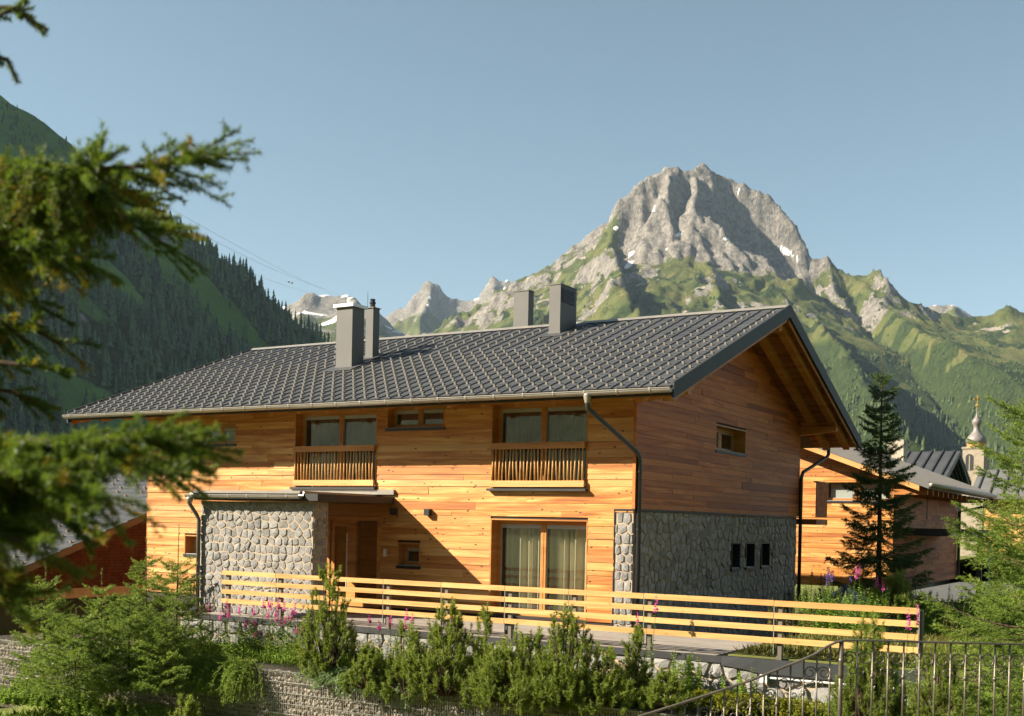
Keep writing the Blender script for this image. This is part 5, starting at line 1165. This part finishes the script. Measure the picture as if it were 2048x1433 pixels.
# flowering fireweed, lupins and other herbs
def herb_clump(name, label, c, n, h, rad, seed, flower=None, nf=0, leafL=.10, leafW=.016, fol='herb', cat='plant', group=None, nleaf=26, droopy=.2):
    r = random.Random(seed); c = np.asarray(c, float); o = empty(name, label, cat, group); o.location = c; F = Foliage(); wd = MB(); fl_ = Foliage(); B, Dv, L, T = [], [], [], []; fb = []
    for k in range(n):
        a = r.uniform(0, 6.283); rr = rad*math.sqrt(r.random()); b0 = np.array([math.cos(a)*rr, math.sin(a)*rr*.7, 0]); hh = h*r.uniform(.55, 1.0) if k >= nf else h*r.uniform(.9, 1.15); tp = b0+np.array([r.uniform(-.12, .12), r.uniform(-.12, .12), 1])*hh
        md = (b0+tp)/2+np.array([r.uniform(-.03, .03), r.uniform(-.03, .03), 0]); wd.tube([b0, md, tp], [.006, .005, .003], 4, False); tint = r.uniform(.2, .8)
        for i in range(nleaf):
            t = .12+.83*i/nleaf; q = b0+(tp-b0)*t; az = i*2.4+r.random(); Dv.append((math.cos(az), math.sin(az), .55-droopy*2*r.random())); B.append(q); L.append(leafL*(1.15-.75*t)*r.uniform(.7, 1.2)); T.append(tint+.2*t)
        if k < nf:
            for i in range(60):
                t = r.random(); q = tp+UPW*(-.04+.20*t)*h/.9; az = r.uniform(0, 6.28); fb.append((q, (math.cos(az), math.sin(az), .2), .052*(1.1-.7*t)))
    F.leaves(B, Dv, L, np.array(L)*leafW/leafL*1.6, T); wd.build('stems', M[fol if flower else 'dry'] if False else M['herb'], o); F.build('leaves', M[fol], o)
    if fb: fl_.leaves([f[0] for f in fb], [f[1] for f in fb], [f[2] for f in fb], [f[2]*.8 for f in fb]); fl_.build('blossoms', M[flower], o)
    TRI[label] = F.n(); return o
BZ = -.80
fwp = [(402, 1228, 1), (435, 1222, 2), (470, 1232, 2), (520, 1222, 2), (545, 1240, 2), (575, 1225, 2), (490, 1255, 2), (770, 1255, 1), (800, 1248, 1), (525, 1275, 2), (605, 1270, 1)]
for i, (px, pt, nf) in enumerate(fwp):
    Yp = -4.15-.35*(i % 3); p = onY(px, pt, Yp); herb_clump('fireweed', {0: 'single pink fireweed right beside the porch downpipe', 7: 'pink fireweed between the pointed pine and the thin upright pine', 8: 'pink fireweed touching the thin upright mountain pine'}.get(i, 'pink flowering fireweed between the young spruces and the pointed pine'), (p[0], Yp, BZ), 12, p[2]-BZ, .30, 200+i, 'pink', nf+2, .12, .017, group='fireweed along the terrace wall')
for i, (px, pt, Yp) in enumerate(((1303, 1238, -3.9), (1800, 1180, 3.2), (1760, 1170, 2.4), (1712, 1158, 2.0), (1822, 1265, -4.2))):
    p = onY(px, pt, Yp); zb = BZ if Yp < 0 else -.1
    herb_clump('fireweed', ['single fireweed rising beside the stone corner in front of the fence', 'fireweed with pink spike in front of the carport post', 'fireweed beside the pale olive pine bush', 'fireweed among lupins behind the fence', 'fireweed with faded pink head at the free end of the fence'][i], (p[0], Yp, zb), 5, max(.5, p[2]-zb), .2, 230+i, 'pink', 2, .11, .016)
for i, (px, pt, Yp) in enumerate(((1655, 1165, 1.9), (1682, 1158, 2.2), (1630, 1160, 9.0))):
    p = onY(px, pt, Yp); herb_clump('lupin', ['pale violet lupin clump on the green roof behind the fence', 'tall violet lupin clump beside the skylight', 'small lupin clump against the rear chalet corner'][i], (p[0], Yp, -.1), 12, max(.5, p[2]+.1), .5, 240+i, 'violet', 3, .10, .03)
for i, (px, pt, Yp, n, rad, fol, lb) in enumerate(((1690, 1168, 1.7, 60, 1.0, 'herb', 'bright green leafy bush behind the fence near the skylight'), (1625, 1172, 10.5, 26, .9, 'spruce_dark', 'dark bush at the rear corner of the chalet'), (1840, 1165, 12.0, 46, 1.9, 'spruce_dark', 'dark green hedge bush in front of the carport'), (1880, 1190, 9.0, 40, 1.6, 'spruce_dark', 'dark low bush between the carport hedge and the drooping spruces'), (1735, 1160, 9.5, 40, 1.3, 'spruce_dark', 'shaded bush around the dark spruce foot'),
        (1480, 1330, -4.0, 8, .3, 'herb', 'thin leafy shoots in front of the rubble wall'), (1370, 1290, -4.0, 16, .4, 'herb', 'willow like leafy shoots beside the leaning dead trunk'), (745, 1290, -4.2, 14, .35, 'herb', 'round leaved bush between the pointed pine and the terrace wall'), (60, 1385, -6.3, 40, .8, 'herb', 'bright green leafy weeds at the gabion foot under spruce boughs'), (200, 1400, -6.4, 40, .8, 'herb', 'leafy weeds before the overgrown gabion end'), (300, 1425, -6.3, 24, .5, 'herb', 'weeds at the foot of the young dark pine'), (25, 1375, -6.4, 60, 1.0, 'herb', 'tall grassy weeds under the large hanging spruce boughs'), (120, 1392, -6.2, 50, .9, 'herb', 'bright weeds between the gabion wall and the large spruce'))):
    p = onY(px, pt, Yp); zb = BZ if -5 < Yp < -3 else (-1.9 if Yp < -5 else -.2)
    herb_clump('leafy_bush', lb, (p[0], Yp, zb), n, max(.35, p[2]-zb), rad, 260+i, None, 0, .10, .045, fol, 'bush', nleaf=44, droopy=.3)
# dry seed heads behind the fence
for i, px in enumerate((1545, 1562, 1582, 1602, 1622, 1900, 1922)):
    Yp = 1.2 if px < 1700 else 2.0; p = onY(px, 1182 if px < 1700 else 1190, Yp)
    herb_clump('dry_seed_stalks', 'brown dry seed stalks standing behind the fence planks', (p[0], Yp, -.03), 4, p[2]+.03, .12, 300+i, None, 0, .05, .02, 'dry', group='dry stalks behind the fence', nleaf=24)
# grasses: uncountable blades
def blades(name, n, xr, yr, zf, ln, wdt, m, seed):
    npr.seed(seed); F = Foliage(); B = np.stack([npr.uniform(*xr, n), npr.uniform(*yr, n), np.zeros(n)], -1); B[:, 2] = zf(B[:, 0], B[:, 1])
    Dv = npr.randn(n, 3)*.45+np.array([0, 0, 1]); F.leaves(B, Dv, ln*(.5+npr.rand(n)), wdt); return F.build(name, M[m], None, kind='stuff', label='ground cover of short leaves and grass', cat='grass')
blades('bed_grass', 9000, (-9.5, 6.9), (-4.75, -3.65), lambda x, y: np.full_like(x, BZ), .20, .014, 'herb', 1)
blades('roof_grass', 9000, (3.5, 7.1), (-3.3, 1.9), lambda x, y: np.full_like(x, -.035), .13, .010, 'grass_blade', 2)
blades('yard_grass', 14000, (2, 9), (2.2, 11), lambda x, y: ground_h(x, y), .28, .02, 'herb', 3)
blades('bank_grass', 9000, (-12, 3), (-9, -5.5), lambda x, y: ground_h(x, y), .22, .02, 'herb', 4)
# leaning dead trunk and its orange twig
dt = empty('dead_trunk', 'grey brown dead pine trunk leaning across the planting bed', 'trunk'); ps = [onY(px, py, Yp) for px, py, Yp in ((1195, 1300, -4.0), (1232, 1322, -4.15), (1270, 1345, -4.3), (1320, 1378, -4.5), (1362, 1402, -4.65))]
t = MB(); t.tube(ps, [.028, .036, .045, .055, .06], 8); t.build('stem', M['dead_wood'], dt, smooth=True)
q_ = [onY(px, py, -4.4) for px, py in ((1195, 1338), (1245, 1345), (1285, 1362))]; t = MB(); t.tube(q_+[ps[2]], [.018, .024, .03, .03], 6); t.build('limb', M['dead_wood'], dt, smooth=True)
q_ = [onY(px, py, -4.7) for px, py in ((1288, 1370), (1282, 1385), (1268, 1395), (1245, 1393))]; t = MB(); t.tube(q_, [.012, .011, .009, .006], 6); t.build('twig', M['dead_wood'], dt, smooth=True)
F = Foliage(); S_ = [q_[3]+np.array([-.05*k, 0, .035*k]) for k in range(5)]; E_ = [s+np.array([-.10, -.05, .05*(k % 3)-.03]) for k, s in enumerate(S_)]; F.needles(S_, E_, 90, .07, .008, .5); F.build('dead_needles', M['orange_dead'], dt)

# ------------------------------------------------------------------ the near spruce whose boughs hang into the picture
ns_t = empty('spruce_tree', 'large spruce with long hanging boughs standing beside the path above the bank', 'tree'); npr.seed(77); r = random.Random(77)
tb = at(-520, 1000, 4.6); ns_t.location = (tb[0], tb[1], .3); T0 = np.array(ns_t.location)
t = MB(); t.tube([np.array([0, 0, 0.]), np.array([0, 0, 2.5]), np.array([.03, 0, 5.5])], [.15, .12, .07], 9); t.build('trunk', M['bark'], ns_t, smooth=True)
boughs = [  # (pixel path with depth), hanging length at the base, twig count
    ([(-420, 300, 4.5), (-100, 318, 4.2), (90, 332, 4.0), (210, 338, 3.9), (310, 330, 3.85), (365, 322, 3.8), (405, 306, 3.8)], .60, 130, 1.0),
    ([(-420, 380, 4.7), (-60, 400, 4.5), (120, 410, 4.3), (230, 430, 4.2), (300, 470, 4.15)], .55, 90, 1.0),
    ([(-420, 470, 4.4), (-120, 480, 4.1), (40, 490, 3.9), (150, 520, 3.85)], .55, 75, 1.0),
    ([(-420, 40, 4.6), (-150, 50, 4.3), (0, 30, 4.2), (55, 5, 4.15)], .22, 22, .8), ([(-420, 10, 4.6), (-120, 20, 4.3), (20, 15, 4.2), (95, 60, 4.15)], .12, 14, .7), ([(-300, 80, 4.5), (-60, 100, 4.3), (15, 120, 4.2), (35, 165, 4.2)], .12, 10, .7),
    ([(-420, 700, 4.6), (-100, 716, 4.5), (50, 730, 4.4), (130, 742, 4.35)], .22, 30, .9),
    ([(-420, 860, 4.2), (-120, 872, 3.8), (60, 884, 3.6), (180, 886, 3.55), (290, 882, 3.5), (365, 892, 3.5)], .48, 150, 1.0),
    ([(-420, 900, 3.9), (-120, 930, 3.5), (20, 945, 3.4), (120, 960, 3.35), (200, 1000, 3.3)], .50, 100, 1.0),
    ([(-420, 1000, 3.9), (-150, 1040, 3.5), (-20, 1060, 3.35), (70, 1100, 3.3)], .50, 75, 1.0), ([(-400, 1100, 3.9), (-150, 1150, 3.6), (-20, 1170, 3.5), (45, 1200, 3.5)], .45, 50, 1.0),
    ([(-420, 600, 4.7), (-120, 620, 4.6), (0, 640, 4.5), (60, 690, 4.5)], .3, 26, .9),
    ([(-420, 610, 4.8), (-80, 636, 4.7), (60, 655, 4.6), (125, 690, 4.6)], .42, 46, 1.0), ([(-420, 740, 4.8), (-100, 765, 4.7), (30, 785, 4.6), (85, 815, 4.6)], .34, 34, 1.0),
    ([(-420, 340, 5.0), (-60, 356, 4.9), (100, 368, 4.8), (220, 392, 4.7), (310, 430, 4.7)], .58, 75, 1.0), ([(-420, 540, 4.9), (-100, 560, 4.7), (20, 580, 4.6), (90, 620, 4.6)], .38, 40, 1.0),
    ([(-420, 880, 4.6), (-60, 902, 4.4), (120, 912, 4.3), (260, 922, 4.2), (350, 945, 4.2)], .50, 95, 1.0), ([(-420, 980, 4.5), (-60, 1000, 4.3), (80, 1018, 4.2), (165, 1055, 4.2)], .52, 62, 1.0)]
for bi, (pth, hang, nt_, sc) in enumerate(boughs):
    nt_ = int(nt_*3.1); hang *= 1.12
    P = [at(*p)-T0 for p in pth]; P = [np.array([0, 0, P[0][2]-.05])]+P; wd = MB(); wd.tube(P, [.024]+[max(.003, .013*(1-i/len(P))) for i in range(len(P)-1)], 6); F = Foliage(); S, E, T = [], [], []
    seg = np.array([np.linalg.norm(b-a) for a, b in zip(P[1:-1], P[2:])]); cum = np.concatenate([[0], np.cumsum(seg)])/seg.sum(); Q = np.array(P[1:])
    for i in range(nt_):
        t = .05+.95*((i+r.random())/nt_)**1.0; q = np.array([np.interp(t, cum, Q[:, a]) for a in range(3)]); j = min(len(Q)-2, int(np.searchsorted(cum, t))-1 if t > 0 else 0); ax = unit(Q[j+1]-Q[j]); sd = unit(np.cross(ax, UPW))*r.choice((-1, 1))
        tip = t > .72; L = hang*(1.05-.75*t)*r.uniform(.55, 1.1) if not tip else hang*r.uniform(.22, .42)
        dv = unit(ax*(.55 if not tip else .8)+sd*r.uniform(.2, .8)+UPW*(r.uniform(-.35, .15) if not tip else r.uniform(-.5, .45))); prev = q; tint = r.uniform(.05, .92)
        qp = pix_of(q+T0)[0]
        if qp < -170 or (tip and r.random() < .62): continue
        for k in range(5):
            nx = prev+dv*L/5; S.append(prev); E.append(nx); T.append(tint+.04*k)
            if k >= 1 and L > .14:
                dv2 = unit(dv+npr.randn(3)*.5); S.append(prev); E.append(prev+dv2*L*.22); T.append(tint+.05*k)
            wd.tube([prev, nx], .0022, 3, False); prev = nx; dv = unit(dv+UPW*(-.42 if not tip else -.03)*r.uniform(.6, 1.2))
    for a, b_ in zip(Q[:-1], Q[1:]):
        for u in range(6): S.append(a+(b_-a)*u/6); E.append(a+(b_-a)*(u+1)/6); T.append(.4)
    F.needles(S, E, 33, .0205, .0040, .50, T); br = wd.build('bough', M['bark'], ns_t, smooth=True); F.build('needles', M['spruce_near'], br); TRI['b%d' % bi] = F.n()

# ------------------------------------------------------------------ woods on the slopes
def samp(HZt, s, d):
    sx, dx, Zt = HZt[:3]; i = np.clip(np.searchsorted(dx, d)-1, 0, len(dx)-2); j = np.clip(np.searchsorted(sx, s)-1, 0, len(sx)-2)
    u = np.clip((s-sx[j])/(sx[j+1]-sx[j]), 0, 1); v = np.clip((d-dx[i])/(dx[i+1]-dx[i]), 0, 1)
    return (Zt[i, j]*(1-u)+Zt[i, j+1]*u)*(1-v)+(Zt[i+1, j]*(1-u)+Zt[i+1, j+1]*u)*v
def tree_geo(pos, H, R, seed, tiers=3, k=6):
    """jagged tiered cones; returns V, F, tint"""
    rs = np.random.RandomState(seed); n = len(pos); V = []; Fc = []; per = tiers*(k+1); T = []
    ang_ = np.arange(k)/k*2*np.pi; base = np.zeros((n, per, 3))
    for ti in range(tiers):
        f0 = ti/tiers*.85+.03; f1 = min(1.0, f0+1.25/tiers); rr = R[:, None]*(1-f0)**.9*(.55+.75*rs.rand(n, k)); a = ang_[None, :]+rs.rand(n, 1)*6.28+.5*rs.rand(n, k)
        o = ti*(k+1); base[:, o:o+k, 0] = rr*np.cos(a); base[:, o:o+k, 1] = rr*np.sin(a); base[:, o:o+k, 2] = H[:, None]*(f0-.06*rs.rand(n, k)); base[:, o+k, 2] = H*f1
    V = (base+pos[:, None, :]).reshape(-1, 3); off = (np.arange(n)*per)[:, None]
    for ti in range(tiers):
        o = ti*(k+1)
        for q in range(k): Fc.append(np.concatenate([off+o+q, off+o+(q+1) % k, off+o+k], 1))
    tn = np.repeat(rs.rand(n), per); tn = np.clip(tn+.3*(rs.rand(len(tn))-.5), 0, 1); return V, np.concatenate(Fc), tn
rs = np.random.RandomState(9); N = 40000
s = rs.uniform(-1000, 50, N); d = rs.uniform(330, 1360, N); z = samp(HZ, s, d); wdn = samp((HZ[0], HZ[1], HZ[3]), s, d)
Wp = sd_world(s, d, z); px, py = pix_of(Wp); crestd = np.interp(s, hl[:, 0], hl[:, 1])
hz_ = fbm(s/60, d/60, 3)
keep = (px > -60) & (px < 720) & (py > 150) & (py < 900) & (rs.rand(N) < wdn*(.75+.6*hz_)) & (d < crestd-4)
Wp, s, d = Wp[keep], s[keep], d[keep]; py = py[keep]; H = (9+11*rs.rand(len(s)))*np.where(py < 420, .55, 1.0); Wp[:, 2] -= 1
V, Fc, tn = tree_geo(Wp, H, H*(.17+.08*rs.rand(len(s))), 4); link('hillside_wood', np_mesh('hillside_wood', V, Fc, M['far_tree'], dict(tint=tn)), kind='stuff', label='dark spruce wood covering the shaded hillside', cat='wood'); TRI['wood'] = len(Fc)
# single trees on the skyline
sky_px = [(386, 16), (398, 20), (408, 14), (427, 22), (436, 26), (446, 15), (461, 24), (470, 32), (478, 18), (488, 30), (494, 36), (501, 26), (508, 22), (524, 34), (532, 18), (538, 24), (549, 30), (558, 16), (566, 22), (573, 28), (584, 18), (592, 26), (603, 30), (610, 20), (618, 34), (626, 26), (634, 32), (642, 38), (650, 28), (658, 34), (664, 24), (352, 12), (318, 14), (272, 12), (192, 10), (182, 12)]
for i, (px, hp) in enumerate(sky_px):
    cs_ = np.array([at(a, 600, 1300) for a in (px,)])[0]; sdx = np.interp(px, [-700, -300, -60, 0, 60, 120, 190, 270, 360, 450, 560, 665, 760], hl[:13, 0]); ddx = np.interp(sdx, hl[:, 0], hl[:, 1])-6; zz = float(samp(HZ, np.array([sdx]), np.array([ddx]))[0])
    p = sd_world(np.array(sdx), np.array(ddx), np.array(zz)); h_ = hp*1.25*ddx/FPX
    V, Fc, tn = tree_geo(np.zeros((1, 3)), np.array([h_]), np.array([h_*.17]), 500+i, 6, 8); o = empty('skyline_spruce', 'dark spruce standing out against the sky along the wooded ridge', 'tree', 'spruces along the ridge line'); o.location = p-np.array([0, 0, 1.5])
    link('crown', np_mesh('crown', V, Fc, M['far_tree'], dict(tint=tn)), o); t = MB(); t.tube([(0, 0, -1), (0, 0, h_*.5)], [.35, .15], 5); t.build('trunk', M['bark'], o)
# wood and scrub on the sunny slopes to the right
N = 34000; s = rs.uniform(-60, 1500, N); d = 700+2250*rs.rand(N)**1.1; z = samp(MZ, s, d); Wp = sd_world(s, d, z); px, py = pix_of(Wp)
hz_ = fbm(s/80+4, d/80, 4); keep = (px > 980) & (px < 2120) & (py > 560+.12*np.maximum(0, px-1560)) & ((px > 1560) | (hz_ > .18)) & (py < 1000) & (rs.rand(N) < np.clip(.35+1.6*hz_+(py-760)/220, 0, 1)) & (np.abs((px-1850)-(py-800)*1.6) > 16)
Wp, d, py = Wp[keep], d[keep], py[keep]; H = np.where(py > 800, 10+9*rs.rand(len(d)), 3.5+4*rs.rand(len(d))); V, Fc, tn = tree_geo(Wp, H, H*np.where(py > 800, .24, .6), 14, 2, 5)
link('mountain_wood', np_mesh('mountain_wood', V, Fc, M['far_tree_lit'], dict(tint=tn)), kind='stuff', label='spruce and dwarf pine wood on the lower mountain slope', cat='wood'); TRI['mwood'] = len(Fc)
# ------------------------------------------------------------------ the air between here and the peaks
hz = MB(); hz.box(-9500, 9500, -9500, 9500, -80, 1290); ho = hz.build('haze', None, kind='stuff', label='thin blue summer haze filling the valley air', cat='haze')
hm = bpy.data.materials.new('haze'); hm.use_nodes = True; ht = hm.node_tree; ht.nodes.remove(ht.nodes['Principled BSDF']); pv = ht.nodes.new('ShaderNodeVolumePrincipled')
pv.inputs['Color'].default_value = (.58, .76, .96, 1); pv.inputs['Density'].default_value = .000036; pv.inputs['Anisotropy'].default_value = .2; ht.links.new(pv.outputs[0], ht.nodes['Material Output'].inputs['Volume']); ho.data.materials.append(hm)
print('TRIS', sum(TRI.values()), {k[:30]: v for k, v in TRI.items()})
